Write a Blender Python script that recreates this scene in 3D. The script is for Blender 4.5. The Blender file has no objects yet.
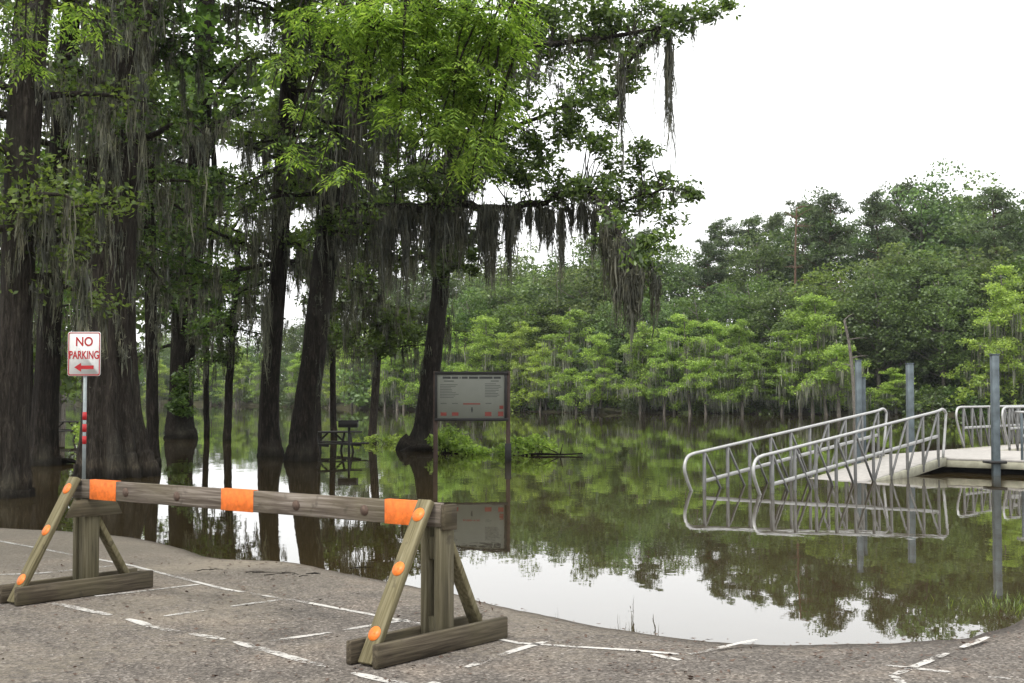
import bpy, bmesh, math, random
import numpy as np
from mathutils import Vector, Matrix

random.seed(11)
R = np.random.default_rng(11)
SC = bpy.context.scene
COL = SC.collection
PI = math.pi

# ------------------------------------------------------------------ camera
F, CX, CY, CAMZ, HOR = 1300.0, 512.0, 341.5, 1.5, 395.0
PITCH = math.atan((HOR - CY) / F)
cp, sp_ = math.cos(PITCH), math.sin(PITCH)
WZ = -0.06                                   # water level

def at(px, py, Y):
    """world point seen at a photo pixel, Y metres in front of the camera"""
    cx = (px - CX) / F
    cy = (CY - py) / F
    d = np.array([cx, cp - cy * sp_, sp_ + cy * cp])
    d = d * (Y / d[1])
    return np.array([d[0], d[1], d[2] + CAMZ])

def on_plane(px, py, z=0.0):
    cx = (px - CX) / F
    cy = (CY - py) / F
    d = np.array([cx, cp - cy * sp_, sp_ + cy * cp])
    t = (z - CAMZ) / d[2]
    return np.array([d[0] * t, d[1] * t, z])

cam_d = bpy.data.cameras.new("camera")
cam = bpy.data.objects.new("camera", cam_d)
COL.objects.link(cam)
cam.location = (0, 0, CAMZ)
cam.rotation_euler = (PI / 2 + PITCH, 0, 0)
cam_d.sensor_width = 36
cam_d.lens = F / 1024 * 36
cam_d.clip_start = 0.1
cam_d.clip_end = 6000
SC.camera = cam

# ------------------------------------------------------------------ objects
def tag(o, label=None, cat=None, group=None, kind=None):
    if label: o["label"] = label
    if cat: o["category"] = cat
    if group: o["group"] = group
    if kind: o["kind"] = kind
    return o

def thing(name, label, cat, loc=(0, 0, 0), group=None):
    o = bpy.data.objects.new(name, None)
    COL.objects.link(o)
    o.location = tuple(float(c) for c in loc)
    o.empty_display_size = 0.2
    return tag(o, label, cat, group)

def dup(root, loc, rz=0.0, scale=1.0, label=None):
    c = root.copy()
    COL.objects.link(c)
    c.location = loc
    c.rotation_euler = (0, 0, rz)
    c.scale = (scale, scale, scale) if not hasattr(scale, "__len__") else scale
    if label: c["label"] = label
    for ch in list(root.children):
        k = ch.copy(); COL.objects.link(k); k.parent = c
        for g in ch.children:
            q = g.copy(); COL.objects.link(q); q.parent = k
    return c

class MB:
    """collects arrays of vertices and faces, builds ONE mesh object"""
    def __init__(self):
        self.v, self.f, self.n = [], [], 0
    def add(self, verts, faces):
        verts = np.asarray(verts, float).reshape(-1, 3)
        for fa in (faces if isinstance(faces, list) and len(faces) and isinstance(faces[0], np.ndarray) and faces[0].ndim == 2 else [np.asarray(faces, int)]):
            self.f.append(fa + self.n)
        self.v.append(verts)
        self.n += len(verts)
    def build(self, name, mat, parent=None, smooth=False, origin=None):
        me = bpy.data.meshes.new(name)
        if self.v:
            v = np.concatenate(self.v)
            if origin is not None: v = v - np.asarray(origin, float)
            me.vertices.add(len(v))
            me.vertices.foreach_set("co", v.astype(np.float32).ravel())
            loops, tot = [], []
            for fa in self.f:
                loops.append(fa.ravel()); tot.append(np.full(len(fa), fa.shape[1]))
            loops = np.concatenate(loops).astype(np.int32); tot = np.concatenate(tot).astype(np.int32)
            start = np.concatenate([[0], np.cumsum(tot)[:-1]]).astype(np.int32)
            me.loops.add(len(loops)); me.loops.foreach_set("vertex_index", loops)
            me.polygons.add(len(tot)); me.polygons.foreach_set("loop_start", start); me.polygons.foreach_set("loop_total", tot)
            if smooth: me.polygons.foreach_set("use_smooth", np.ones(len(tot), bool))
            me.update(calc_edges=True); me.validate()
        me.materials.append(mat)
        o = bpy.data.objects.new(name, me)
        COL.objects.link(o)
        if parent is not None: o.parent = parent
        return o

def norm(v):
    v = np.asarray(v, float)
    return v / (np.linalg.norm(v) + 1e-12)

def bevel_box(mb, c, ax, ay, az, sx, sy, sz, b=0.004):
    """box with bevelled edges, centred at c, axes ax ay az (unit), full sizes"""
    bm = bmesh.new()
    bmesh.ops.create_cube(bm, size=1.0)
    for v in bm.verts:
        v.co = Vector((v.co.x * sx, v.co.y * sy, v.co.z * sz))
    if b > 0:
        bmesh.ops.bevel(bm, geom=list(bm.edges), offset=min(b, 0.45 * min(sx, sy, sz)), segments=1, affect='EDGES')
    M = np.array([ax, ay, az], float)
    bm.verts.index_update()
    vs = np.array([v.co[:] for v in bm.verts]) @ M + np.asarray(c, float)
    q = {}
    for f in bm.faces: q.setdefault(len(f.verts), []).append([v.index for v in f.verts])
    mb.add(vs, [np.array(x) for x in q.values()])
    bm.free()

def bar(mb, p0, p1, w, h, side=None, b=0.003):
    """square bar from p0 to p1; w along side direction, h across"""
    p0, p1 = np.asarray(p0, float), np.asarray(p1, float)
    L = np.linalg.norm(p1 - p0); a = (p1 - p0) / L
    if side is None:
        side = np.array([0, 0, 1.0]) if abs(a[2]) < 0.9 else np.array([1.0, 0, 0])
    s = norm(np.asarray(side, float) - a * np.dot(side, a))
    t = np.cross(a, s)
    bevel_box(mb, (p0 + p1) / 2, a, s, t, L, w, h, b)

def tube(mb, pts, rad, n=10, cap=True, flute=0.0, nfl=7, seed=0, flute_fall=1.5, rough=0.0):
    pts = np.asarray(pts, float); m = len(pts)
    rad = np.broadcast_to(np.asarray(rad, float), (m,))
    tan = np.gradient(pts, axis=0)
    tan /= np.linalg.norm(tan, axis=1)[:, None] + 1e-12
    ref = np.array([1.0, 0, 0]) if abs(tan[0][0]) < 0.8 else np.array([0, 1.0, 0])
    th = np.linspace(0, 2 * PI, n, endpoint=False)
    vs = []
    rr = np.random.default_rng(seed)
    ph = rr.uniform(0, 2 * PI, 3)
    s_along = np.concatenate([[0], np.cumsum(np.linalg.norm(np.diff(pts, axis=0), axis=1))])
    u = norm(ref - tan[0] * np.dot(ref, tan[0]))
    for i in range(m):
        u = norm(u - tan[i] * np.dot(u, tan[i])); w = np.cross(tan[i], u)
        r = np.full(n, rad[i])
        if flute:
            k = flute * math.exp(-s_along[i] / flute_fall) + flute * 0.18
            r = r * (1 + k * np.sin(nfl * th + ph[0]) + 0.6 * k * np.sin((nfl // 2 + 1) * th + ph[1]))
        if rough: r = r * (1 + rr.normal(0, rough, n))
        vs.append(pts[i] + np.outer(r * np.cos(th), u) + np.outer(r * np.sin(th), w))
    V = np.concatenate(vs)
    i = np.arange(m - 1)[:, None] * n; j = np.arange(n)[None, :]; j2 = (j + 1) % n
    Q = np.stack([i + j, i + j2, i + n + j2, i + n + j], -1).reshape(-1, 4)
    fs = [Q]
    if cap:
        fs += [np.arange(n)[::-1][None, :], (np.arange(n) + (m - 1) * n)[None, :]]
    mb.add(V, fs)

def smooth_path(pts, k):
    """Catmull-Rom through the points, k points per span"""
    P = [np.asarray(p, float) for p in pts]
    P = [2 * P[0] - P[1]] + P + [2 * P[-1] - P[-2]]
    out = []
    for i in range(1, len(P) - 2):
        for t in np.linspace(0, 1, k, endpoint=False):
            a, b, c, d = P[i - 1], P[i], P[i + 1], P[i + 2]
            out.append(0.5 * ((2 * b) + (c - a) * t + (2 * a - 5 * b + 4 * c - d) * t * t + (3 * b - a - 3 * c + d) * t ** 3))
    out.append(P[-2])
    return np.array(out)

def disc(mb, c, nrm, r, th, n=18):
    nrm = norm(nrm)
    tube(mb, [np.asarray(c) - nrm * th / 2, np.asarray(c) + nrm * th / 2], [r, r], n=n)

# leaves ------------------------------------------------------------------
def rand_dirs(n, rng=R):
    d = rng.normal(size=(n, 3)); return d / (np.linalg.norm(d, axis=1)[:, None] + 1e-9)

def leaves(mb, P, size, aspect=0.55, flat=0.0, droop=0.0):
    """one four-cornered leaf (or leaf spray) per point"""
    n = len(P)
    if n == 0: return
    size = np.broadcast_to(size, (n,)) * R.uniform(0.65, 1.3, n)
    a = rand_dirs(n); a[:, 2] *= (1 - flat); a[:, 2] -= droop
    a /= np.linalg.norm(a, axis=1)[:, None] + 1e-9
    q = rand_dirs(n); q[:, 2] *= (1 - flat)
    b = q - a * np.sum(q * a, 1)[:, None]; b /= np.linalg.norm(b, axis=1)[:, None] + 1e-9
    L = size[:, None]; W = L * aspect * 0.5
    nn = np.cross(a, b) * L * 0.10
    V = np.stack([P - a * L * 0.5, P - a * L * 0.05 + b * W + nn, P + a * L * 0.5, P - a * L * 0.05 - b * W + nn], 1).reshape(-1, 3)
    mb.add(V, np.arange(4 * n).reshape(n, 4))

def ball(c, rad, n, shell=0.0):
    d = rand_dirs(n)
    r = R.uniform(shell, 1, n) ** (1 / 2.2)
    return np.asarray(c) + d * r[:, None] * np.asarray(rad)

def strands(mb, P, length, width, wig=0.04, seg=4):
    """hanging moss: one tapering ribbon per point"""
    n = len(P)
    if n == 0: return
    length = np.broadcast_to(length, (n,)); width = np.broadcast_to(width, (n,))
    az = R.uniform(0, PI, n)
    b = np.stack([np.cos(az), np.sin(az), np.zeros(n)], 1)
    off = np.zeros((n, 3)); V = []
    for k in range(seg + 1):
        t = k / seg
        off = off + np.stack([R.normal(0, wig, n), R.normal(0, wig, n), np.zeros(n)], 1) * (length / seg)[:, None] * (1 if k else 0)
        prof = (0.35, 1.0, 0.85, 0.5, 0.06)[k] if seg == 4 else max(0.06, math.sin(PI * min(1, 0.2 + 0.8 * t)))
        c = P + off; c = c - np.array([0, 0, 1.0]) * (length * t)[:, None]
        w = b * (width * prof * R.uniform(0.6, 1.2, n) * 0.5)[:, None]
        V += [c - w, c + w]
    V = np.stack(V, 1).reshape(-1, 3)
    base = np.arange(n)[:, None] * (2 * (seg + 1))
    Q = np.concatenate([np.stack([base[:, 0] + 2 * k, base[:, 0] + 2 * k + 1, base[:, 0] + 2 * k + 3, base[:, 0] + 2 * k + 2], 1) for k in range(seg)])
    mb.add(V, Q)

def moss_clump(mb, p, L, spread, n, width=0.019):
    """a ragged beard of moss hanging from p: dense and short at the rim, long in the middle, tangled with fine tufts"""
    n = int(n * 2.6)
    k = max(1, int(R.integers(1, 4)))
    cen = R.normal(0, spread * .45, (k, 2)); ln_ = R.uniform(.45, 1.0, k); ln_[0] = 1
    w_ = R.integers(0, k, n)
    off = R.normal(0, 1, (n, 2)) * spread * 0.32
    d = np.linalg.norm(off, axis=1) / (spread * .6 + 1e-6)
    P = np.asarray(p, float) + np.concatenate([off + cen[w_], R.normal(0, .06, (n, 1))], 1)
    env = L * ln_[w_] * np.clip(1.0 - 0.55 * d, 0.15, 1) * R.uniform(.5, 1.05, n)
    drop = R.uniform(0, 1, n) ** 1.4 * env * 0.8
    P[:, 2] -= drop
    strands(mb, P, (env - drop) * R.uniform(.4, 1, n) + .06, width * R.uniform(0.5, 1.9, n), wig=.13)
    m = n
    j = R.integers(0, n, m); Q = P[j] + R.normal(0, .035, (m, 3)); Q[:, 2] -= R.uniform(0, .8, m) * (env - drop)[j]
    leaves(mb, Q, .085, .22, flat=-.6)

# ------------------------------------------------------------------ materials
def new_mat(name):
    m = bpy.data.materials.new(name); m.use_nodes = True
    nt = m.node_tree; nt.nodes.clear()
    out = nt.nodes.new("ShaderNodeOutputMaterial")
    return m, nt, out

def nd(nt, typ, **kw):
    n = nt.nodes.new(typ)
    for k, v in kw.items():
        if k in n.inputs.keys(): n.inputs[k].default_value = v
        else: setattr(n, k, v)
    return n

def ramp(nt, fac, stops):
    r = nt.nodes.new("ShaderNodeValToRGB")
    el = r.color_ramp.elements
    while len(el) < len(stops): el.new(0.5)
    for e, (p, c) in zip(el, stops):
        e.position = p; e.color = (*c, 1) if len(c) == 3 else c
    nt.links.new(fac, r.inputs["Fac"])
    return r.outputs["Color"]

def mixc(nt, fac, a, b, mode='MIX'):
    m = nt.nodes.new("ShaderNodeMix"); m.data_type = 'RGBA'; m.blend_type = mode
    for s, v in ((0, fac), (6, a), (7, b)):
        if isinstance(v, bpy.types.NodeSocket): nt.links.new(v, m.inputs[s])
        else: m.inputs[s].default_value = v if not isinstance(v, tuple) or len(v) == 4 else (*v, 1)
    return m.outputs[2]

def coords(nt, scale=(1, 1, 1), kind="Object", rot=(0, 0, 0)):
    tc = nt.nodes.new("ShaderNodeTexCoord"); mp = nt.nodes.new("ShaderNodeMapping")
    mp.inputs["Scale"].default_value = scale; mp.inputs["Rotation"].default_value = rot
    nt.links.new(tc.outputs[kind], mp.inputs["Vector"])
    return mp.outputs["Vector"]

def noise(nt, vec, scale, detail=4, rough=0.55, dist=0.0):
    n = nt.nodes.new("ShaderNodeTexNoise")
    n.inputs["Scale"].default_value = scale; n.inputs["Detail"].default_value = detail
    n.inputs["Roughness"].default_value = rough; n.inputs["Distortion"].default_value = dist
    nt.links.new(vec, n.inputs["Vector"])
    return n.outputs["Fac"]

def bump(nt, h, strength, dist):
    b = nt.nodes.new("ShaderNodeBump"); b.inputs["Strength"].default_value = strength; b.inputs["Distance"].default_value = dist
    nt.links.new(h, b.inputs["Height"]); return b.outputs["Normal"]

def principled(nt, out, color, rough=0.7, metallic=0.0, normal=None, spec=0.5):
    p = nt.nodes.new("ShaderNodeBsdfPrincipled")
    for k, v in (("Base Color", color), ("Roughness", rough), ("Metallic", metallic)):
        if isinstance(v, bpy.types.NodeSocket): nt.links.new(v, p.inputs[k])
        else: p.inputs[k].default_value = (*v, 1) if isinstance(v, tuple) and len(v) == 3 else v
    p.inputs["Specular IOR Level"].default_value = spec
    if normal is not None: nt.links.new(normal, p.inputs["Normal"])
    nt.links.new(p.outputs[0], out.inputs["Surface"])
    return p

def foliage_mat(name, stops, trans=0.4, obj_var=0.35):
    m, nt, out = new_mat(name)
    g = nt.nodes.new("ShaderNodeNewGeometry"); oi = nt.nodes.new("ShaderNodeObjectInfo")
    c = ramp(nt, g.outputs["Random Per Island"], stops)
    hsv = nt.nodes.new("ShaderNodeHueSaturation")
    mr = nd(nt, "ShaderNodeMapRange"); mr.inputs["To Min"].default_value = 1 - obj_var; mr.inputs["To Max"].default_value = 1 + obj_var
    nt.links.new(oi.outputs["Random"], mr.inputs["Value"]); nt.links.new(mr.outputs[0], hsv.inputs["Value"])
    wn = nt.nodes.new("ShaderNodeTexWhiteNoise"); wn.noise_dimensions = '1D'; nt.links.new(oi.outputs["Random"], wn.inputs["W"])
    mh = nd(nt, "ShaderNodeMapRange"); mh.inputs["To Min"].default_value = .5 - .03 * min(1, obj_var * 3); mh.inputs["To Max"].default_value = .5 + .008 * min(1, obj_var * 3)
    nt.links.new(wn.outputs["Value"], mh.inputs["Value"]); nt.links.new(mh.outputs[0], hsv.inputs["Hue"])
    tn = noise(nt, coords(nt), 1.9, 3)
    c = mixc(nt, 1.0, c, ramp(nt, tn, [(.34, (.62, .64, .66)), (.66, (1.3, 1.26, 1.15))]), 'MULTIPLY')
    nt.links.new(c, hsv.inputs["Color"])
    d = nt.nodes.new("ShaderNodeBsdfDiffuse"); t = nt.nodes.new("ShaderNodeBsdfTranslucent")
    gl = nd(nt, "ShaderNodeBsdfGlossy"); gl.inputs["Roughness"].default_value = 0.45; gl.inputs["Color"].default_value = (.8, .85, .8, 1)
    nt.links.new(hsv.outputs[0], d.inputs["Color"])
    tcol = mixc(nt, 0.5, hsv.outputs[0], (1.0, 1.1, 0.5), 'MULTIPLY')
    tl = nt.nodes.new("ShaderNodeHueSaturation"); tl.inputs["Value"].default_value = 1.6
    nt.links.new(tcol, tl.inputs["Color"]); nt.links.new(tl.outputs[0], t.inputs["Color"])
    m1 = nd(nt, "ShaderNodeMixShader"); m1.inputs[0].default_value = trans
    nt.links.new(d.outputs[0], m1.inputs[1]); nt.links.new(t.outputs[0], m1.inputs[2])
    m2 = nd(nt, "ShaderNodeMixShader"); m2.inputs[0].default_value = 0.035
    nt.links.new(m1.outputs[0], m2.inputs[1]); nt.links.new(gl.outputs[0], m2.inputs[2])
    nt.links.new(m2.outputs[0], out.inputs["Surface"])
    return m

M = {}
M["leaf_dark"] = foliage_mat("leaf_dark", [(0, (.026, .05, .013)), (.5, (.065, .115, .026)), (1, (.13, .20, .044))], .45, .15)
M["leaf_mid"] = foliage_mat("leaf_mid", [(0, (.04, .072, .018)), (.5, (.075, .132, .028)), (1, (.115, .185, .036))])
M["leaf_bright"] = foliage_mat("leaf_bright", [(0, (.05, .095, .018)), (.45, (.135, .225, .035)), (1, (.28, .39, .075))], 0.5, .1)
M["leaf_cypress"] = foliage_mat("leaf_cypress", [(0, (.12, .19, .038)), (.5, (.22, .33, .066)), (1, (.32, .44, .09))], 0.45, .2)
M["leaf_forest"] = foliage_mat("leaf_forest", [(0, (.045, .075, .026)), (.5, (.08, .13, .042)), (1, (.12, .18, .056))], .4, .4)
M["leaf_pine"] = foliage_mat("leaf_pine", [(0, (.045, .07, .03)), (.5, (.075, .11, .046)), (1, (.105, .15, .06))], .25, .3)
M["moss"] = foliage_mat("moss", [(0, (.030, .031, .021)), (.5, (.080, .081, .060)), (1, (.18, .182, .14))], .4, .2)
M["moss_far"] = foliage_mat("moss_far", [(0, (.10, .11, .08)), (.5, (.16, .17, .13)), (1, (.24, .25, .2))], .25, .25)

def bark_mat(name, c0, c1, c2, sc=1.0):
    m, nt, out = new_mat(name)
    v = coords(nt, (14 * sc, 14 * sc, 2.2 * sc))
    n1 = noise(nt, v, 1.5, 8, .75, .8)
    v2 = coords(nt, (1, 1, .6)); n2 = noise(nt, v2, 1.1, 4)
    c = ramp(nt, n1, [(.36, c0), (.52, c1), (.68, c2)])
    c = mixc(nt, ramp(nt, n2, [(.5, (0, 0, 0)), (.72, (.3, .3, .3))]), c, (.10, .10, .08))
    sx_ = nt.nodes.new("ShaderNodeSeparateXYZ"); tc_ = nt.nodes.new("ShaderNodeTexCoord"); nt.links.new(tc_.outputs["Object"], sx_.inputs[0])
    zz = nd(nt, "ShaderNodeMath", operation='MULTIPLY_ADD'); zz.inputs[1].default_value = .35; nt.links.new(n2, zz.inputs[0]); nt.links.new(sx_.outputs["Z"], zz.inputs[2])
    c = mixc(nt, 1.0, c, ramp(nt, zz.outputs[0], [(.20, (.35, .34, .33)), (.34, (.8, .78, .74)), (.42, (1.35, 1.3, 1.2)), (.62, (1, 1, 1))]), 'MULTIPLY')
    principled(nt, out, c, .95, 0, bump(nt, n1, 1.0, .09), .15)
    return m
M["bark_dark"] = bark_mat("bark_dark", (.006, .005, .004), (.019, .0155, .012), (.060, .050, .040))
M["bark_grey"] = bark_mat("bark_grey", (.012, .010, .008), (.036, .030, .024), (.095, .082, .065))
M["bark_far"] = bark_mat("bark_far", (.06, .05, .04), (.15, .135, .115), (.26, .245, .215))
M["bark_pine"] = bark_mat("bark_pine", (.045, .028, .02), (.12, .075, .05), (.2, .14, .1))

def wood_mat(name, c0, c1, c2, axis):
    """weathered lumber with the grain along a world axis"""
    m, nt, out = new_mat(name)
    tc = nt.nodes.new("ShaderNodeTexCoord")
    # coordinates in the grain frame
    def dotn(vec):
        d = nd(nt, "ShaderNodeVectorMath", operation='DOT_PRODUCT'); d.inputs[1].default_value = tuple(vec)
        nt.links.new(tc.outputs["Object"], d.inputs[0]); return d.outputs["Value"]
    a = norm(axis); h = norm(np.cross(a, (0.3, 0.5, 0.81))); k = np.cross(a, h)
    cb = nt.nodes.new("ShaderNodeCombineXYZ")
    for i, (vec, s) in enumerate(((a, 1.6), (h, 34.0), (k, 34.0))):
        ml = nd(nt, "ShaderNodeMath", operation='MULTIPLY'); ml.inputs[1].default_value = s
        nt.links.new(dotn(vec), ml.inputs[0]); nt.links.new(ml.outputs[0], cb.inputs[i])
    n1 = noise(nt, cb.outputs[0], 1.3, 6, .6, .6)
    n2 = noise(nt, tc.outputs["Object"], 3.2, 4)
    c = ramp(nt, n1, [(.28, c0), (.5, c1), (.72, c2)])
    c = mixc(nt, ramp(nt, n2, [(.42, (0, 0, 0)), (.68, (.75, .75, .75))]), c, mixc(nt, .45, c, (.105, .095, .05)))
    v3 = coords(nt, (1, 1, 1)); n3 = noise(nt, v3, 11, 3)
    c = mixc(nt, ramp(nt, n3, [(.62, (0, 0, 0)), (.72, (.6, .6, .6))]), c, (.05, .042, .032))
    principled(nt, out, c, .9, 0, bump(nt, n1, .6, .006), .2)
    return m

def flat_mat(name, color, rough=.6, metallic=0.0, var=.25, sc=8.0, spec=.4):
    m, nt, out = new_mat(name)
    n = noise(nt, coords(nt), sc, 5, .6)
    lo = tuple(c * (1 - var) for c in color); hi = tuple(min(1, c * (1 + var)) for c in color)
    principled(nt, out, ramp(nt, n, [(.3, lo), (.7, hi)]), rough, metallic, bump(nt, n, .15, .002), spec)
    return m

M["orange"] = flat_mat("orange_sheet", (.66, .145, .02), .6, 0, .28, 26)
M["orange_disc"] = flat_mat("orange_reflector", (.68, .17, .025), .45, 0, .22, 30)
M["old_disc"] = flat_mat("rusty_disc", (.085, .055, .04), .8, 0, .4, 40)
M["white_sign"] = flat_mat("white_sign_sheet", (.72, .72, .70), .45, 0, .05, 6)
M["red_paint"] = flat_mat("red_paint", (.45, .018, .022), .5, 0, .1, 20)
M["sign_back"] = flat_mat("galvanised_post", (.28, .31, .31), .5, .6, .15, 12)
M["alu"] = flat_mat("dull_aluminium", (.40, .40, .39), .5, .4, .14, 9)
M["alu_dark"] = flat_mat("weathered_aluminium", (.17, .17, .165), .6, .3, .2, 9)
M["pile"] = flat_mat("blue_grey_pile", (.075, .095, .105), .6, .1, .4, 5)
M["deck"] = flat_mat("pale_deck", (.34, .32, .295), .8, 0, .15, 10)
M["deck_edge"] = flat_mat("deck_edge", (.30, .29, .22), .8, 0, .25, 7)
M["float"] = flat_mat("black_float", (.02, .02, .02), .7, 0, .3, 6)
M["black_metal"] = flat_mat("black_metal", (.018, .017, .016), .6, .2, .3, 10)
M["brown_post"] = flat_mat("brown_post", (.06, .038, .03), .8, 0, .3, 9)
M["panel"] = flat_mat("shade_darkened_panel", (.155, .162, .135), .5, 0, .08, 3)  # base colour lowered to stand in for the shade of the trees
M["ink"] = flat_mat("faded_ink", (.03, .032, .03), .6, 0, .1, 20)
M["faint_ink"] = flat_mat("faint_ink", (.055, .058, .052), .6, 0, .1, 20)
M["red_ink"] = flat_mat("faded_red_ink", (.16, .03, .02), .6, 0, .15, 20)
M["table_wood"] = flat_mat("dark_wet_wood", (.022, .019, .016), .7, 0, .4, 6)

M["dark_asphalt"] = flat_mat("wet_dark_asphalt", (.035, .032, .029), .8, 0, .5, 30)
# asphalt -----------------------------------------------------------------
def asphalt():
    m, nt, out = new_mat("weathered_asphalt")
    v = coords(nt, (1, 1, 1))
    vo = nd(nt, "ShaderNodeTexVoronoi"); vo.inputs["Scale"].default_value = 64; nt.links.new(v, vo.inputs["Vector"])
    grain = ramp(nt, vo.outputs["Color"], [(0, (.048, .042, .037)), (.5, (.112, .099, .088)), (.82, (.178, .159, .142)), (1, (.33, .305, .28))])
    n_mid = noise(nt, v, 1.3, 7, .62)
    n_big = noise(nt, v, .33, 5, .6, .5)
    n_fine = noise(nt, v, 16, 5, .7)
    c = mixc(nt, 1.0, grain, ramp(nt, n_mid, [(.30, (.60, .59, .58)), (.52, (1.0, .98, .95)), (.72, (1.4, 1.30, 1.18))]), 'MULTIPLY')
    # sand and silt left by the flood
    sep = nt.nodes.new("ShaderNodeSeparateXYZ"); nt.links.new(v, sep.inputs[0])
    addm = nd(nt, "ShaderNodeMath", operation='MULTIPLY_ADD'); addm.inputs[1].default_value = .45; nt.links.new(n_fine, addm.inputs[0]); nt.links.new(n_big, addm.inputs[2])
    sand = ramp(nt, addm.outputs[0], [(.72, (0, 0, 0)), (.92, (.75, .75, .75))])
    mb_ = nd(nt, "ShaderNodeMapRange"); mb_.inputs["From Min"].default_value = 9.5; mb_.inputs["From Max"].default_value = 13.0
    mb_.inputs["To Min"].default_value = .0; mb_.inputs["To Max"].default_value = .55
    nt.links.new(sep.outputs["Y"], mb_.inputs["Value"])
    sf = mixc(nt, 1.0, sand, mb_.outputs[0], 'ADD')
    sandc = mixc(nt, n_fine, (.17, .143, .105), (.29, .25, .195))
    c = mixc(nt, sf, c, sandc)
    # damp, dark margin where the surface dips to the water
    wet = nd(nt, "ShaderNodeMapRange"); wet.inputs["From Min"].default_value = -.052; wet.inputs["From Max"].default_value = -.012
    wz = nd(nt, "ShaderNodeMath", operation='MULTIPLY_ADD'); wz.inputs[1].default_value = .03
    nt.links.new(n_fine, wz.inputs[0]); sb = nd(nt, "ShaderNodeMath", operation='SUBTRACT'); sb.inputs[1].default_value = .015
    nt.links.new(sep.outputs["Z"], wz.inputs[2]); nt.links.new(wz.outputs[0], sb.inputs[0]); nt.links.new(sb.outputs[0], wet.inputs["Value"])
    c = mixc(nt, wet.outputs[0], mixc(nt, 1.0, c, (.42, .40, .38), 'MULTIPLY'), c)
    hh = nd(nt, "ShaderNodeMath", operation='ADD'); nt.links.new(vo.outputs["Distance"], hh.inputs[0]); nt.links.new(n_fine, hh.inputs[1])
    principled(nt, out, c, .92, 0, bump(nt, hh.outputs[0], .7, .012), .25)
    return m
M["asphalt"] = asphalt()

def paint():
    m, nt, out = new_mat("worn_white_paint")
    v = coords(nt)
    n = noise(nt, v, 22, 6, .75); n2 = noise(nt, v, 2.1, 3)
    ad = nd(nt, "ShaderNodeMath", operation='MULTIPLY_ADD'); ad.inputs[1].default_value = .8
    nt.links.new(n2, ad.inputs[0]); nt.links.new(n, ad.inputs[2])
    fac = ramp(nt, ad.outputs[0], [(.86, (0, 0, 0)), (1.0, (1, 1, 1))])
    p = nd(nt, "ShaderNodeBsdfPrincipled"); p.inputs["Roughness"].default_value = .85
    nt.links.new(ramp(nt, n, [(.3, (.30, .28, .26)), (.6, (.52, .50, .465))]), p.inputs["Base Color"])
    t = nt.nodes.new("ShaderNodeBsdfTransparent"); mx = nt.nodes.new("ShaderNodeMixShader")
    nt.links.new(fac, mx.inputs[0]); nt.links.new(p.outputs[0], mx.inputs[1]); nt.links.new(t.outputs[0], mx.inputs[2])
    nt.links.new(mx.outputs[0], out.inputs["Surface"])
    return m
M["paint"] = paint()

def water_mat():
    m, nt, out = new_mat("muddy_flood_water")
    v = coords(nt, (1.0, .55, 1))
    n1 = noise(nt, v, .9, 3, .5, .3)
    n2 = noise(nt, coords(nt, (1, .7, 1)), 5.0, 3, .5)
    patch = noise(nt, coords(nt, (.02, .06, 1)), 1.0, 3, .5)
    pk = ramp(nt, patch, [(.42, (.25, .25, .25)), (.66, (1, 1, 1))])
    a = nd(nt, "ShaderNodeMath", operation='MULTIPLY_ADD'); a.inputs[1].default_value = .18
    nt.links.new(n2, a.inputs[0]); nt.links.new(n1, a.inputs[2])
    b = nd(nt, "ShaderNodeMath", operation='MULTIPLY'); nt.links.new(a.outputs[0], b.inputs[0]); nt.links.new(pk, b.inputs[1])
    p = principled(nt, out, (.036, .026, .011), .012, 0, bump(nt, b.outputs[0], .5, .010), .5)
    p.inputs["IOR"].default_value = 1.48
    return m
M["water"] = water_mat()

def soil_mat():
    m, nt, out = new_mat("forest_floor")
    n = noise(nt, coords(nt), .8, 7, .65)
    principled(nt, out, ramp(nt, n, [(.3, (.018, .016, .010)), (.55, (.045, .042, .022)), (.75, (.04, .06, .02))]), .95, 0, bump(nt, n, .8, .15), .1)
    return m
M["soil"] = soil_mat()

# ------------------------------------------------------------------ world and light
SUN_EL, SUN_AZ = math.radians(58), math.radians(215)   # azimuth clockwise from +Y (the view direction)
w = bpy.data.worlds.new("World"); SC.world = w; w.use_nodes = True
nt = w.node_tree; nt.nodes.clear()
wo = nt.nodes.new("ShaderNodeOutputWorld"); bg = nt.nodes.new("ShaderNodeBackground")
sky = nt.nodes.new("ShaderNodeTexSky"); sky.sky_type = 'NISHITA'; sky.sun_disc = False
sky.sun_elevation = SUN_EL; sky.sun_rotation = SUN_AZ; sky.dust_density = 4.0; sky.air_density = 1.0
hs = nt.nodes.new("ShaderNodeHueSaturation"); hs.inputs["Saturation"].default_value = .10
nt.links.new(sky.outputs[0], hs.inputs["Color"])
mixw = nt.nodes.new("ShaderNodeMix"); mixw.data_type = 'RGBA'; mixw.inputs[0].default_value = .7
mixw.inputs[7].default_value = (9.5, 9.6, 9.6, 1)                    # even cloud layer over the whole sky
nt.links.new(hs.outputs[0], mixw.inputs[6])
nt.links.new(mixw.outputs[2], bg.inputs["Color"]); bg.inputs["Strength"].default_value = 0.12
nt.links.new(bg.outputs[0], wo.inputs["Surface"])
sd = bpy.data.lights.new("sun", 'SUN'); sd.energy = 1.5; sd.angle = math.radians(14); sd.color = (1, .97, .92)
so = bpy.data.objects.new("sun", sd); COL.objects.link(so)
sdir = np.array([math.sin(SUN_AZ) * math.cos(SUN_EL), math.cos(SUN_AZ) * math.cos(SUN_EL), math.sin(SUN_EL)])
so.location = tuple(sdir * 60)
so.rotation_euler = Vector(sdir).to_track_quat('Z', 'Y').to_euler()
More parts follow.
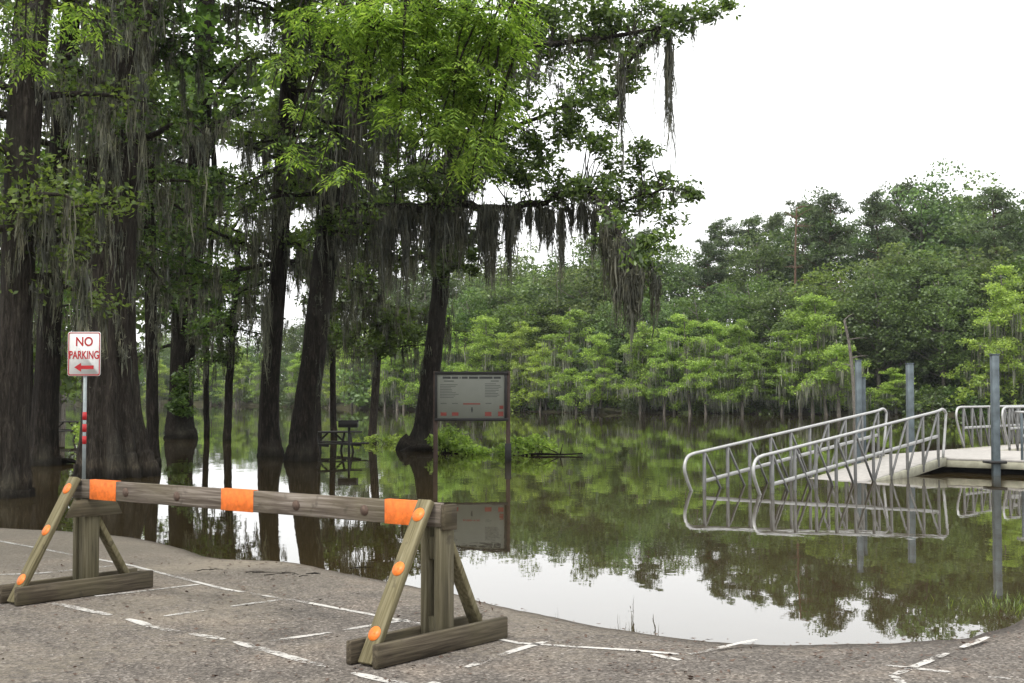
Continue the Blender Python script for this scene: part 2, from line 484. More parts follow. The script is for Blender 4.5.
SC.view_settings.view_transform = 'Standard'; SC.view_settings.look = 'None'
SC.view_settings.exposure = 1.0; SC.view_settings.gamma = 1.0
SC.cycles.max_bounces = 6; SC.cycles.diffuse_bounces = 3; SC.cycles.glossy_bounces = 3; SC.cycles.transmission_bounces = 3
SC.cycles.transparent_max_bounces = 6
SC.cycles.use_denoising = True

# ------------------------------------------------------------------ ground, water, banks
SHORE = [(-900, 505), (-400, 512), (-80, 520), (0, 523), (60, 526), (130, 532), (180, 543), (215, 552), (290, 556), (340, 566), (395, 576), (450, 586), (500, 598),
         (560, 611), (620, 621), (680, 629), (760, 635), (860, 635), (940, 631), (985, 624), (1010, 617), (1045, 606), (1110, 588), (1300, 560), (2200, 540)]
sh = smooth_path([on_plane(x, y) for x, y in SHORE], 12)
sh[:, 1] += np.convolve(R.normal(0, .05, len(sh) + 6), np.ones(7) / 7, 'valid')
tng = np.gradient(sh, axis=0); nrm2 = np.stack([-tng[:, 1], tng[:, 0], 0 * tng[:, 0]], 1)
nrm2 /= np.linalg.norm(nrm2, axis=1)[:, None]
nrm2 = np.zeros_like(sh); nrm2[:, 1] = 1.0
gm = MB()
rows = []
m_ = len(sh)
back = sh.copy(); back[:, 1] = np.minimum(sh[:, 1] - 3, -1.0); back2 = back.copy(); back2[:, 1] = -60
for off, z in ((None, 0), (-1.0, 0), (-.62, -.007), (-.34, -.022), (-.12, -.044), (.06, -.066), (.5, -.16), (2.5, -.45), (6, -.9)):
    if off is None:
        rows += [back2, back]
    else:
        q = sh + nrm2 * off; q[:, 2] = z; rows.append(q)
V = np.concatenate(rows)
nr = len(rows)
i = np.arange(nr - 1)[:, None] * m_; j = np.arange(m_ - 1)[None, :]
gm.add(V, np.stack([i + j, i + j + 1, i + m_ + j + 1, i + m_ + j], -1).reshape(-1, 4))
pav = gm.build("parking_lot", M["asphalt"], smooth=True); tag(pav, "cracked grey asphalt parking lot dipping into the flood water", kind="structure")

wm = MB(); wm.add([(-3000, 5, WZ), (3000, 5, WZ), (3000, 4500, WZ), (-3000, 4500, WZ)], np.array([[0, 1, 2, 3]]))
tag(wm.build("water", M["water"]), "brown still flood water mirroring the trees", kind="structure")
bd = MB(); bd.add([(-4000, -4000, -1.6), (4000, -4000, -1.6), (4000, 5000, -1.6), (-4000, 5000, -1.6)], np.array([[0, 1, 2, 3]]))
tag(bd.build("lake_bed", M["soil"]), "muddy ground sheet under the lake", kind="structure")

FS = [(-1500, 330), (-300, 250), (200, 205), (350, 150), (440, 130), (600, 114), (800, 105), (1024, 99), (1300, 92), (1900, 80)]
def shoreD(px): return float(np.interp(px, [a for a, b in FS], [b for a, b in FS]))
pxs = np.linspace(-1500, 1900, 140)
def bank_z(back):   # height of the land this far behind the far shore
    return float(np.interp(back, [-6, 0, 3, 20, 60, 140, 600], [-1.3, -.15, .35, 1.3, 3.2, 4.0, 3.0]))
bk = MB(); rows = []
for back_ in (-6, 0, 1.2, 3, 8, 20, 40, 60, 140, 600, 2500):
    D = np.array([shoreD(p) for p in pxs]) + back_ + (R.normal(0, .8, len(pxs)) if back_ < 30 else 0)
    rows.append(np.stack([(pxs - CX) / F * D, D, np.full(len(pxs), bank_z(back_)) + (R.normal(0, .12, len(pxs)) if back_ > 0 else 0)], 1))
V = np.concatenate(rows); m_ = len(pxs); i = np.arange(len(rows) - 1)[:, None] * m_; j = np.arange(m_ - 1)[None, :]
bk.add(V, np.stack([i + j, i + j + 1, i + m_ + j + 1, i + m_ + j], -1).reshape(-1, 4))
tag(bk.build("far_bank", M["soil"], smooth=True), "wooded far bank of the lake", kind="structure")

# painted lines -----------------------------------------------------------
def painted(pts, w=.085, gaps=(), step=.11):
    w *= .72; P = [on_plane(x, y, 0.004) for x, y in pts]
    P = np.array(P); seg = np.linalg.norm(np.diff(P, axis=0), axis=1); tot = seg.sum(); cum = np.concatenate([[0], np.cumsum(seg)])
    s = np.arange(0, tot, step); mb = MB()
    def pt(t): return np.array([np.interp(t, cum, P[:, k]) for k in range(3)])
    k = 0
    while k < len(s) - 1:
        run = random.randint(3, 9) if gaps else 10 ** 6
        e = min(len(s) - 1, k + run)
        A = []
        for q in range(k, e + 1):
            p = pt(s[q]); d = norm(pt(min(tot, s[q] + .05)) - pt(max(0, s[q] - .05))); n_ = np.array([-d[1], d[0], 0])
            ends = .55 if q in (k, e) and gaps else 1
            A += [p + n_ * w / 2 * ends * random.uniform(.8, 1.1), p - n_ * w / 2 * ends * random.uniform(.8, 1.1)]
        n_ = (e - k)
        if n_ > 0: mb.add(A, np.array([[2 * t, 2 * t + 1, 2 * t + 3, 2 * t + 2] for t in range(n_)]))
        k = e + (1 if gaps and random.random() < .8 else 2 if gaps else 1)
    o = mb.build("painted_line", M["paint"]); tag(o, None, kind="structure")
    return o
painted([(-120, 516.5), (0, 541), (130, 565), (225, 589), (300, 601), (412, 622), (520, 643), (633, 650), (690, 655)], .07)
painted([(-60, 577), (40, 573), (120, 565)], .09)
painted([(-40, 588), (59, 604), (134, 620), (153, 627), (230, 640), (305, 661), (380, 679), (440, 692)], .10, (1,))
painted([(164, 616), (225, 607), (290, 598)], .085, (1,))
painted([(270, 641), (325, 633), (372, 625), (410, 619)], .085, (1,))
painted([(95, 596), (150, 590), (200, 584)], .07)
painted([(466, 667), (519, 649), (550, 640)], .085, (1,))
painted([(425, 686), (444, 679)], .085)
painted([(690, 654), (735, 644), (762, 638)], .06, (1,))
painted([(893, 675), (930, 660), (972, 643), (990, 636)], .075, (1,))
painted([(885, 665), (950, 672), (1030, 681), (1100, 690)], .075, (1,))
painted([(893, 675), (903, 684), (915, 700)], .08)
painted([(652, 654), (690, 662)], .09, (1,))

# ------------------------------------------------------------------ barricade
Pr, Pl = on_plane(431, 651), on_plane(79, 595.3)
U = norm(Pr - Pl); Vv = np.array([-U[1], U[0], 0]); Z = np.array([0, 0, 1.0])
if Vv[1] < 0: Vv = -Vv
W_long = wood_mat("lumber_along_beam", (.045, .034, .027), (.115, .094, .076), (.24, .21, .18), U)
W_leg = wood_mat("lumber_upright", (.06, .05, .026), (.145, .125, .07), (.235, .21, .135), norm(Vv * .55 + Z))
W_base = wood_mat("lumber_base", (.022, .018, .012), (.06, .048, .033), (.125, .105, .075), Vv)
W_post = wood_mat("lumber_post", (.04, .034, .022), (.10, .088, .056), (.17, .15, .105), Z)
bar_t = thing("barricade", "long weathered wooden barricade with orange reflectors standing on the asphalt", "barricade", (Pl + Pr) / 2 * [1, 1, 0])
O = np.array((Pl + Pr) / 2 * [1, 1, 0])
def bb(name, mat, *boxes, parent=bar_t):
    mb = MB()
    for b_ in boxes: bevel_box(mb, *b_)
    return mb.build(name, mat, parent, origin=O)
BT, BB = .868, .728
Lb = np.linalg.norm(Pr - Pl)
beam_c = (Pl + Pr) / 2 + Z * (BT + BB) / 2
beam_obj = bb("beam", W_long, (beam_c, U, Vv, Z, Lb + .17, .042, BT - BB, .004))
def s_of(px, vo=0.0):
    base = Pl + Vv * vo
    k = (px - CX) / F
    return (k * base[1] - base[0]) / (U[0] - U[1] * k)
for x0, x1 in ((91, 117), (222, 254), (385, 421)):
    s0, s1 = s_of(x0, -.025), s_of(x1, -.025)
    mb = MB()
    c = Pl + U * (s0 + s1) / 2 + Z * (BT + BB) / 2
    bevel_box(mb, c - Vv * .0225, U, Vv, Z, s1 - s0, .003, BT - BB + .004, .001)
    bevel_box(mb, c + Z * ((BT - BB) / 2 + .0025), U, Vv, Z, s1 - s0, .048, .003, .001)
    o = mb.build("orange_panel", M["orange"], beam_obj, origin=O)
for x0 in (127, 178, 297, 365):
    mb = MB(); disc(mb, Pl + U * s_of(x0, -.022) + Z * ((BT + BB) / 2 - .003) - Vv * .022, Vv, .033, .005)
    mb.build("rusty_disc", M["old_disc"], beam_obj, origin=O)
def aframe(C, left):
    fr = bpy.data.objects.new("a_frame", None)
    if True:
        # post: two upright planks with a gap, gripping the beam
        hp = BB - .004 if left else BT - .02
        mb = MB()
        for sgn in (-1, 1):
            bevel_box(mb, C + U * sgn * .052 + Z * (hp / 2 + .002) + Vv * .055, U, Vv, Z, .05, .13, hp, .005)
        if left:
            bevel_box(mb, C + Z * (hp / 2) + Vv * .055, U, Vv, Z, .05, .10, hp - .02, .003)
        else:
            bevel_box(mb, C + Z * (.10) + Vv * .055, U, Vv, Z, .05, .10, .20, .003)
            bevel_box(mb, C + Z * (.60) + Vv * .055, U, Vv, Z, .05, .10, .13, .003)
        mb.build("post", W_post, bar_t, origin=O)
        # front leg
        f0 = C - Vv * .545 + Z * .012; f1 = C - Vv * .045 + Z * (BT + .012)
        mb = MB(); bar(mb, f0, f1, .104, .042, side=U, b=.004)
        leg = mb.build("front_leg", W_leg, bar_t, origin=O)
        a = norm(f1 - f0); nn = norm(np.cross(U, a))
        if nn[1] > 0: nn = -nn
        for t in (.17, .56, .90):
            mb = MB(); disc(mb, f0 + (f1 - f0) * t + nn * .0235, nn, .043, .003, 20)
            disc(mb, f0 + (f1 - f0) * t + nn * .0255, nn, .006, .004, 8); mb.build("orange_reflector", M["orange_disc"], leg, origin=O)
        # rear leg
        mb = MB(); bar(mb, C + Vv * .47 + Z * .012, C + Vv * .10 + Z * (.70 if not left else .62), .088, .042, side=U, b=.004)
        mb.build("rear_leg", W_leg, bar_t, origin=O)
        # base boards
        for sgn in (-1, 1):
            mb = MB(); bevel_box(mb, C + U * sgn * .10 + Z * .069, U, Vv, Z, .042, 1.17, .13, .006)
            mb.build("base_board", W_base, bar_t, origin=O)
        if left:
            mb = MB()
            c = C + Vv * .055 + Z * (BB - .070)
            for sgn in (1,):
                c2 = c + U * .098
                hw0, hw1, hh = .24, .17, .062
                vs = []
                for du in (-.018, .018):
                    for (dv, dz) in ((-hw0, -hh), (hw0, -hh), (hw1, hh), (-hw1, hh)):
                        vs.append(c2 + U * du + Vv * dv + Z * dz)
                mb.add(vs, np.array([[0, 1, 2, 3], [7, 6, 5, 4], [0, 4, 5, 1], [1, 5, 6, 2], [2, 6, 7, 3], [3, 7, 4, 0]]))
            mb.build("gusset_board", W_base, bar_t, origin=O)
        else:
            mb = MB(); bevel_box(mb, C + U * .098 + Z * (BT - .085) + Vv * .045, U, Vv, Z, .036, .11, .15, .004)
            mb.build("end_block", W_base, bar_t, origin=O)
aframe(Pl, True); aframe(Pr, False)

# ------------------------------------------------------------------ writing
def text_mesh(s, size, loc, mat, parent, name="lettering", origin=None, bold=0.0, sx=1.0):
    cu = bpy.data.curves.new(name, 'FONT'); cu.body = s; cu.size = size; cu.align_x = 'CENTER'; cu.align_y = 'CENTER'; cu.extrude = .0012; cu.offset = bold
    to = bpy.data.objects.new("temporary", cu); COL.objects.link(to)
    dg = bpy.context.evaluated_depsgraph_get(); dg.update()
    me = bpy.data.meshes.new_from_object(to.evaluated_get(dg))
    bpy.data.objects.remove(to)
    me.materials.clear(); me.materials.append(mat)
    o = bpy.data.objects.new(name, me); COL.objects.link(o); o.parent = parent
    o.rotation_euler = (PI / 2, 0, 0); o.location = loc; o.scale = (sx, 1, 1)
    return o

# no parking sign ---------------------------------------------------------
DS = 18.0
sb = at(83.5, 500, DS); base = np.array([sb[0], DS, -.35])
sg = thing("road_sign", "white no parking sign with red lettering and arrow on a thin post", "sign", base)
zt, zb_ = at(85, 332, DS)[2], at(85, 376, DS)[2]
sw, shh = .455, zt - zb_
cz = (zt + zb_) / 2
px_ = at(85, 354, DS)[0] - base[0]
mb = MB(); tube(mb, [(0, .0, 0), (0, .0, zt - .35 - base[2])], [.026, .026], n=10); post = mb.build("post", M["sign_back"], sg)
for py in (416, 428, 440):
    z0 = at(85, py, DS)[2] - base[2]
    mb = MB(); tube(mb, [(0, 0, z0 - .055), (0, 0, z0 + .055)], [.0285, .0285], n=14); mb.build("red_band", M["red_paint"], post)
def rounded_rect(mb, cx, cz, wd, ht, r, y, th):
    pts = []
    for qx, qz, a0 in ((1, 1, 0), (-1, 1, 90), (-1, -1, 180), (1, -1, 270)):
        for a in np.radians(np.linspace(a0, a0 + 90, 5)):
            pts.append((cx + qx * (wd / 2 - r) + r * math.cos(a), cz + qz * (ht / 2 - r) + r * math.sin(a)))
    n = len(pts)
    v = [(x, y, z) for x, z in pts] + [(x, y + th, z) for x, z in pts]
    mb.add(v, [np.arange(n)[None, :], np.arange(n, 2 * n)[::-1][None, :], np.array([[k, k + n, (k + 1) % n + n, (k + 1) % n] for k in range(n)])])
    return pts
lz = cz - base[2]
mb = MB(); rounded_rect(mb, px_, lz, sw, shh, .03, -.036, .004); panel = mb.build("sign_panel", M["white_sign"], sg)
# red border ring
mb = MB(); a_ = MB(); A = rounded_rect(a_, px_, lz, sw - .016, shh - .016, .026, 0, .001); B = rounded_rect(a_, px_, lz, sw - .042, shh - .042, .02, 0, .001)
n = len(A); mb.add([(x, -.0385, z) for x, z in A] + [(x, -.0385, z) for x, z in B], np.array([[k, (k + 1) % n, (k + 1) % n + n, k + n] for k in range(n)]))
mb.build("red_border", M["red_paint"], panel)
text_mesh("NO", .175, (px_, -.0385, lz + .165), M["red_paint"], panel, bold=.003, sx=.88)
text_mesh("PARKING", .155, (px_, -.0385, lz - .02), M["red_paint"], panel, bold=.003, sx=.64)
mb = MB(); az = lz - .185
mb.add([(px_ - .135, -.0385, az), (px_ - .04, -.0385, az - .062), (px_ - .04, -.0385, az - .025), (px_ + .135, -.0385, az - .025), (px_ + .135, -.0385, az + .025), (px_ - .04, -.0385, az + .025), (px_ - .04, -.0385, az + .062)],
       np.arange(7)[None, :]); mb.build("red_arrow", M["red_paint"], panel)

# info board --------------------------------------------------------------
DI = 30.6
c0, c1 = at(434, 372, DI), at(510, 421, DI)
x0, x1, z1, z0 = c0[0], c1[0], c0[2], c1[2]
ib = thing("notice_board", "dark framed notice board on two brown posts standing in the water", "notice board", ((x0 + x1) / 2, DI, WZ - .5))
OI = np.array([(x0 + x1) / 2, DI, WZ - .5])
for x in (x0 + .04, x1 - .045):
    mb = MB(); bevel_box(mb, (x, DI, (z1 + WZ - .5) / 2 + .01), (1, 0, 0), (0, 1, 0), Z, .10, .10, z1 - WZ + .52, .006)
    po = mb.build("post", M["brown_post"], ib, origin=OI)
    if x > OI[0]:
        mb = MB(); bevel_box(mb, (x, DI - .01, WZ + .2), (1, 0, 0), (0, 1, 0), Z, .15, .15, .45, .006); mb.build("sleeve", M["black_metal"], po, origin=OI)
wd = x1 - x0
mb = MB(); bevel_box(mb, (OI[0] - .02, DI - .06, (z0 + z1) / 2), (1, 0, 0), (0, 1, 0), Z, wd - .20, .03, z1 - z0 - .10, .003)
pan = mb.build("panel", M["panel"], ib, origin=OI)
mb = MB()
for dz in (z1 - .025, z0 + .035): bevel_box(mb, (OI[0] - .01, DI - .07, dz), (1, 0, 0), (0, 1, 0), Z, wd - .06, .06, .07, .004)
for dx in (x0 + .05, x1 - .10): bevel_box(mb, (dx, DI - .07, (z0 + z1) / 2), (1, 0, 0), (0, 1, 0), Z, .06, .058, z1 - z0 - .12, .004)
mb.build("frame", M["black_metal"], ib, origin=OI)
yp = DI - .077
pl, pr_, pt_, pb = x0 + .10, x1 - .14, z1 - .075, z0 + .085
pw, ph = pr_ - pl, pt_ - pb
def strip(mb, u0, u1, v0, v1, y=yp):
    mb.add([(pl + u0 * pw, y, pt_ - v1 * ph), (pl + u1 * pw, y, pt_ - v1 * ph), (pl + u1 * pw, y, pt_ - v0 * ph), (pl + u0 * pw, y, pt_ - v0 * ph)], np.array([[0, 1, 2, 3]]))
mb = MB(); u = .07
for wl in (.12, .10, .015, .09, .14, .20, .16):
    e = min(u + wl, .95); strip(mb, u, e, .035, .085); u = e + .018
mb.build("heading", M["ink"], pan, origin=OI)
mb = MB()
for k in range(9):
    strip(mb, .03, .03 + random.uniform(.16, .29), .22 + .038 * k, .232 + .038 * k)
    strip(mb, .71, .71 + random.uniform(.16, .26), .20 + .038 * k, .212 + .038 * k)
strip(mb, .09, .24, .13, .15); strip(mb, .80, .92, .13, .15)
for u0 in (.04, .21, .72): strip(mb, u0, u0 + .09, .66, .675)
mb.build("small_print", M["faint_ink"], pan, origin=OI)
for (a, b, c, d) in ((.04, .13, .88, .96), (.21, .31, .88, .96), (.38, .64, .665, .695), (.71, .81, .87, .97), (.91, .99, .86, .97), (.93, .99, .72, .80)):
    mb = MB(); strip(mb, a, b, c, d); mb.build("red_box" if b - a < .2 else "red_bar", M["red_ink"], pan, origin=OI)
mb = MB(); strip(mb, .505, .525, .76, .88); strip(mb, .50, .53, .80, .84, yp - .001); mb.build("small_figure", M["ink"], pan, origin=OI)

# picnic tables and grill --------------------------------------------------
def picnic_table(loc, rz, label, group):
    t = thing("picnic_table", label, "picnic table", loc, group); t.rotation_euler = (0, 0, rz)
    X, Y = np.array([1, 0, 0.]), np.array([0, 1., 0])
    def b(name, *bars):
        mb = MB()
        for q in bars: bar(mb, *q)
        return mb.build(name, M["table_wood"], t)
    b("tabletop", *[((-.78, y, .74), (.78, y, .74), .13, .04, (0, 1, 0)) for y in (-.29, -.145, 0, .145, .29)])
    for s in (-1, 1): b("bench", *[((-.78, s * y, .44), (.78, s * y, .44), .12, .04, (0, 1, 0)) for y in (.62, .75)])
    for x in (-.48, .48):
        b("leg", ((x, -.5, 0), (x, -.18, .72), .05, .05), ((x, .5, 0), (x, .18, .72), .05, .05), ((x + .052, -.8, .40), (x + .052, .8, .40), .08, .04, Z))
        b("brace", ((x * .92, 0, .42), (x * .2, 0, .71), .045, .045))
    return t
pt = at(331, 452, 36)
picnic_table((pt[0], 36.0, WZ - .20), .55, "flooded wooden picnic table beside the pedestal grill", "flooded picnic tables")
pt2 = at(66, 445, 45)
picnic_table((pt2[0], 45.0, WZ - .1), -.1, "flooded picnic table between the two leftmost dark trunks", "flooded picnic tables")
g0 = at(349, 452, 35.2)
gr = thing("pedestal_grill", "black pedestal barbecue grill standing in the water beside picnic table", "grill", (g0[0], 35.2, WZ - .3))
mb = MB(); tube(mb, [(0, 0, 0), (0, 0, .98)], [.035, .035], n=8); mb.build("pedestal", M["black_metal"], gr)
mb = MB()
for q in (((-.24, 0, 1.08), (.24, 0, 1.08), .03, .34), ): pass
bevel_box(mb, (-.02, 0, .995), (1, 0, 0), (0, 1, 0), Z, .50, .40, .02, .003)
bevel_box(mb, (-.02, -.19, 1.09), (1, 0, 0), (0, 1, 0), Z, .50, .018, .17, .003)
bevel_box(mb, (-.02, .19, 1.09), (1, 0, 0), (0, 1, 0), Z, .50, .018, .17, .003)
bevel_box(mb, (-.26, 0, 1.09), (1, 0, 0), (0, 1, 0), Z, .018, .36, .17, .003)
bevel_box(mb, (.22, 0, 1.06), (1, 0, 0), (0, 1, 0), Z, .018, .36, .11, .003)
mb.build("firebox", M["black_metal"], gr)
mb = MB()
for k in range(9): tube(mb, [(-.25 + k * .055, -.18, 1.16), (-.25 + k * .055, .18, 1.16)], [.008, .008], n=6)
tube(mb, [(-.30, -.1, 1.18), (-.38, -.1, 1.18)], [.012, .012], n=6); tube(mb, [(.20, .1, 1.18), (.34, .1, 1.18)], [.012, .012], n=6)
mb.build("grate", M["black_metal"], gr)

# ------------------------------------------------------------------ gangway and dock
G = norm((8.69 - 3.72, 26.2 - 20.3, 0)); Pn = np.array([G[1], -G[0], 0])   # along, and towards the camera's right
N0 = np.array([3.72, 20.3, 0.0]); LG = 7.75; WG = 1.2
def zdeck(s): return -.47 + .70 * s / LG
def railing(origin_pt, s_list, zf, h, L, parent, O_, flip_at, loops=(True, True), w=.045, dirv=G, post_mat=None, brace=True, fork=True):
    """one side rail: tube with rounded ends, middle rail, square posts, slanting braces"""
    P = lambda s, z: origin_pt + dirv * s + Z * z
    pts = []
    if loops[0]: pts += [P(.48, zf(.48) + .02), P(.12, zf(.1) + h * .55), P(.02, zf(0) + h * .80), P(.10, zf(.1) + h * .96), P(.30, zf(.3) + h)]
    else: pts += [P(0, zf(0) + h)]
    pts += [P(s, zf(s) + h) for s in np.linspace(.6, L - .5, 6)]
    if loops[1]: pts += [P(L - .18, zf(L) + h), P(L - .02, zf(L) + h * .93), P(L - .02, zf(L) + h * .80), P(L - .18, zf(L) + .02)]
    else: pts += [P(L, zf(L) + h)]
    mb = MB(); tube(mb, smooth_path(pts, 5), .027, n=10)
    top = mb.build("handrail", M["alu"], parent, smooth=True, origin=O_)
    nvec = np.cross(dirv, Z)
    mb = MB(); bar(mb, P(s_list[0], zf(s_list[0]) + h * .50), P(s_list[-1], zf(s_list[-1]) + h * .50), .06, .03)
    mb.build("middle_rail", M["alu"], top, origin=O_)
    for k, s in enumerate(s_list):
        mb = MB(); bar(mb, P(s, zf(s) - .12) + nvec * .002, P(s, zf(s) + h - .02) + nvec * .002, w, w, side=dirv)
        mb.build("baluster", post_mat or M["alu_dark"], top, origin=O_)
        if brace and k < len(s_list) - 1:
            s2 = s_list[k + 1]
            a, b_ = ((s + .03, zf(s) + h - .04), (s2 - .03, zf(s2) + .02)) if k < flip_at else ((s + .03, zf(s) + .02), (s2 - .03, zf(s2) + h - .04))
            mb = MB(); bar(mb, P(*a) + nvec * .004, P(*b_) + nvec * .004, .034, .034, side=dirv)
            mb.build("brace", M["alu_dark"], top, origin=O_)
    return top
gw = thing("gangway", "grey metal gangway with railings sloping down into the water", "gangway", N0 - Z * .6)
OG = N0 - Z * .6
mb = MB(); n = 2
a, b_ = N0 - Pn * WG / 2 + G * .2, N0 - Pn * WG / 2 + G * (LG - .05)
bar(mb, a + Z * (zdeck(.2)), b_ + Z * zdeck(LG), WG - .1, .05, side=Pn); mb.build("walkway", M["deck"], gw, origin=OG)
for off in (0, WG):
    mb = MB(); q = N0 - Pn * off
    bar(mb, q + G * .2 + Z * (zdeck(.2) - .06), q + G * LG + Z * (zdeck(LG) - .06), .06, .17, side=Pn); mb.build("side_beam", M["deck_edge"], gw, origin=OG)
sl = [.62 + .745 * k for k in range(10)]
railing(N0 + Pn * .03, sl, zdeck, .985, LG, gw, OG, 5)
railing(N0 - Pn * (WG + .03), sl, zdeck, .985, LG, gw, OG, 5)

# floating dock
DZ = .235
K0 = N0 + G * (LG + .04)
dk = thing("floating_dock", "pale floating dock platform at the top of the gangway", "dock", K0 - Z * .4)
OD = K0 - Z * .4
PW0, PW1, DL = -1.55, 4.2, 4.25           # extent across (towards the left / the right) and along
cc = K0 + Pn * (PW0 + PW1) / 2 + G * DL / 2
mb = MB()
nb = 26
for k in range(nb):
    wv_ = DL / nb
    bevel_box(mb, K0 + Pn * (PW0 + PW1) / 2 + G * (wv_ * (k + .5)) + Z * (DZ - .02), Pn, G, Z, PW1 - PW0, wv_ - .008, .04, .004)
mb.build("deck_boards", M["deck"], dk, origin=OD)
mb = MB()
bevel_box(mb, cc - G * (DL / 2 - .03) + Z * (DZ - .115), Pn, G, Z, PW1 - PW0 - .06, .05, .14, .005)
bevel_box(mb, cc + G * (DL / 2 - .03) + Z * (DZ - .115), Pn, G, Z, PW1 - PW0 - .06, .05, .14, .005)
for e in (PW0 + .03, PW1 - .03): bevel_box(mb, K0 + Pn * e + G * DL / 2 + Z * (DZ - .115), Pn, G, Z, .05, DL - .02, .14, .005)
mb.build("edge_beam", M["deck_edge"], dk, origin=OD)
mb = MB()
bevel_box(mb, cc + G * .12 + Z * (-.10), Pn, G, Z, PW1 - PW0 - .4, DL - .6, .26, .03)
mb.build("float_box", M["float"], dk, origin=OD)
# rail along the near right side of the platform
mb = None
rr = railing(K0 + Pn * 1.36 + G * .10 + Z * 0, [.12 + .24 * k for k in range(7)], lambda s: DZ, .93, 1.9, dk, OD, 0, dirv=Pn, post_mat=M["pile"], brace=False, loops=(False, False))
# second gangway leading away
K2 = K0 + G * (DL + .03)
g2 = thing("gangway", "level railed walkway leading away behind the dock", "gangway", K2 - Z * .2)
O2 = K2 - Z * .2
L2 = 7.0
mb = MB(); bar(mb, K2 - Pn * .90 + Z * (DZ - .03), K2 - Pn * .90 + G * L2 + Z * (DZ - .03), 0.94, .06, side=Pn); mb.build("walkway", M["deck"], g2, origin=O2)
for off in (-1.42, -.42):
    mb = MB(); bar(mb, K2 + Pn * off + Z * (DZ - .07), K2 + Pn * off + G * L2 + Z * (DZ - .07), .05, .16, side=Pn); mb.build("side_beam", M["deck_edge"], g2, origin=O2)
sl2 = [.45 + .55 * k for k in range(12)]
railing(K2 - Pn * 1.45, sl2, lambda s: DZ, .98, L2, g2, O2, 7)
railing(K2 - Pn * .38, sl2, lambda s: DZ, .98, L2, g2, O2, 7)
# piles
def pile(px, ytop, D, label, w=.145, extra=None):
    b0 = at(px, 400, D); zt = at(px, ytop, D)[2]
    t = thing("mooring_pile", label, "pile", (b0[0], D, -1.5), "steel piles holding the dock")
    mb = MB(); bevel_box(mb, (0, 0, (zt + 1.5) / 2), (1, 0, 0), (0, 1, 0), Z, w * .93, w * .93, zt + 1.5, .01); mb.build("shaft", M["pile"], t)
    mb = MB(); bevel_box(mb, (0, 0, zt + 1.5 + .012), (1, 0, 0), (0, 1, 0), Z, w * 1.06, w * 1.06, .02, .004); mb.build("cap", M["pile"], t)
    if extra: extra(t, zt)
    return t
def hoop(t, zt):
    mb = MB(); bevel_box(mb, (0, .06, 1.5 + DZ - .04), (1, 0, 0), (0, 1, 0), Z, .34, .40, .05, .01); mb.build("dock_bracket", M["black_metal"], t)
pile(995, 355, 25.35, "blue grey steel pile at the front edge of the dock", .15, hoop)
pile(910, 364, 30.0, "blue grey steel pile behind the upper end of the gangway", .16)
pile(858.5, 361, 28.6, "taller of two paired piles behind the middle of gangway", .13)
pile(862.5, 378, 28.9, "shorter of two paired piles behind the middle of gangway", .13)

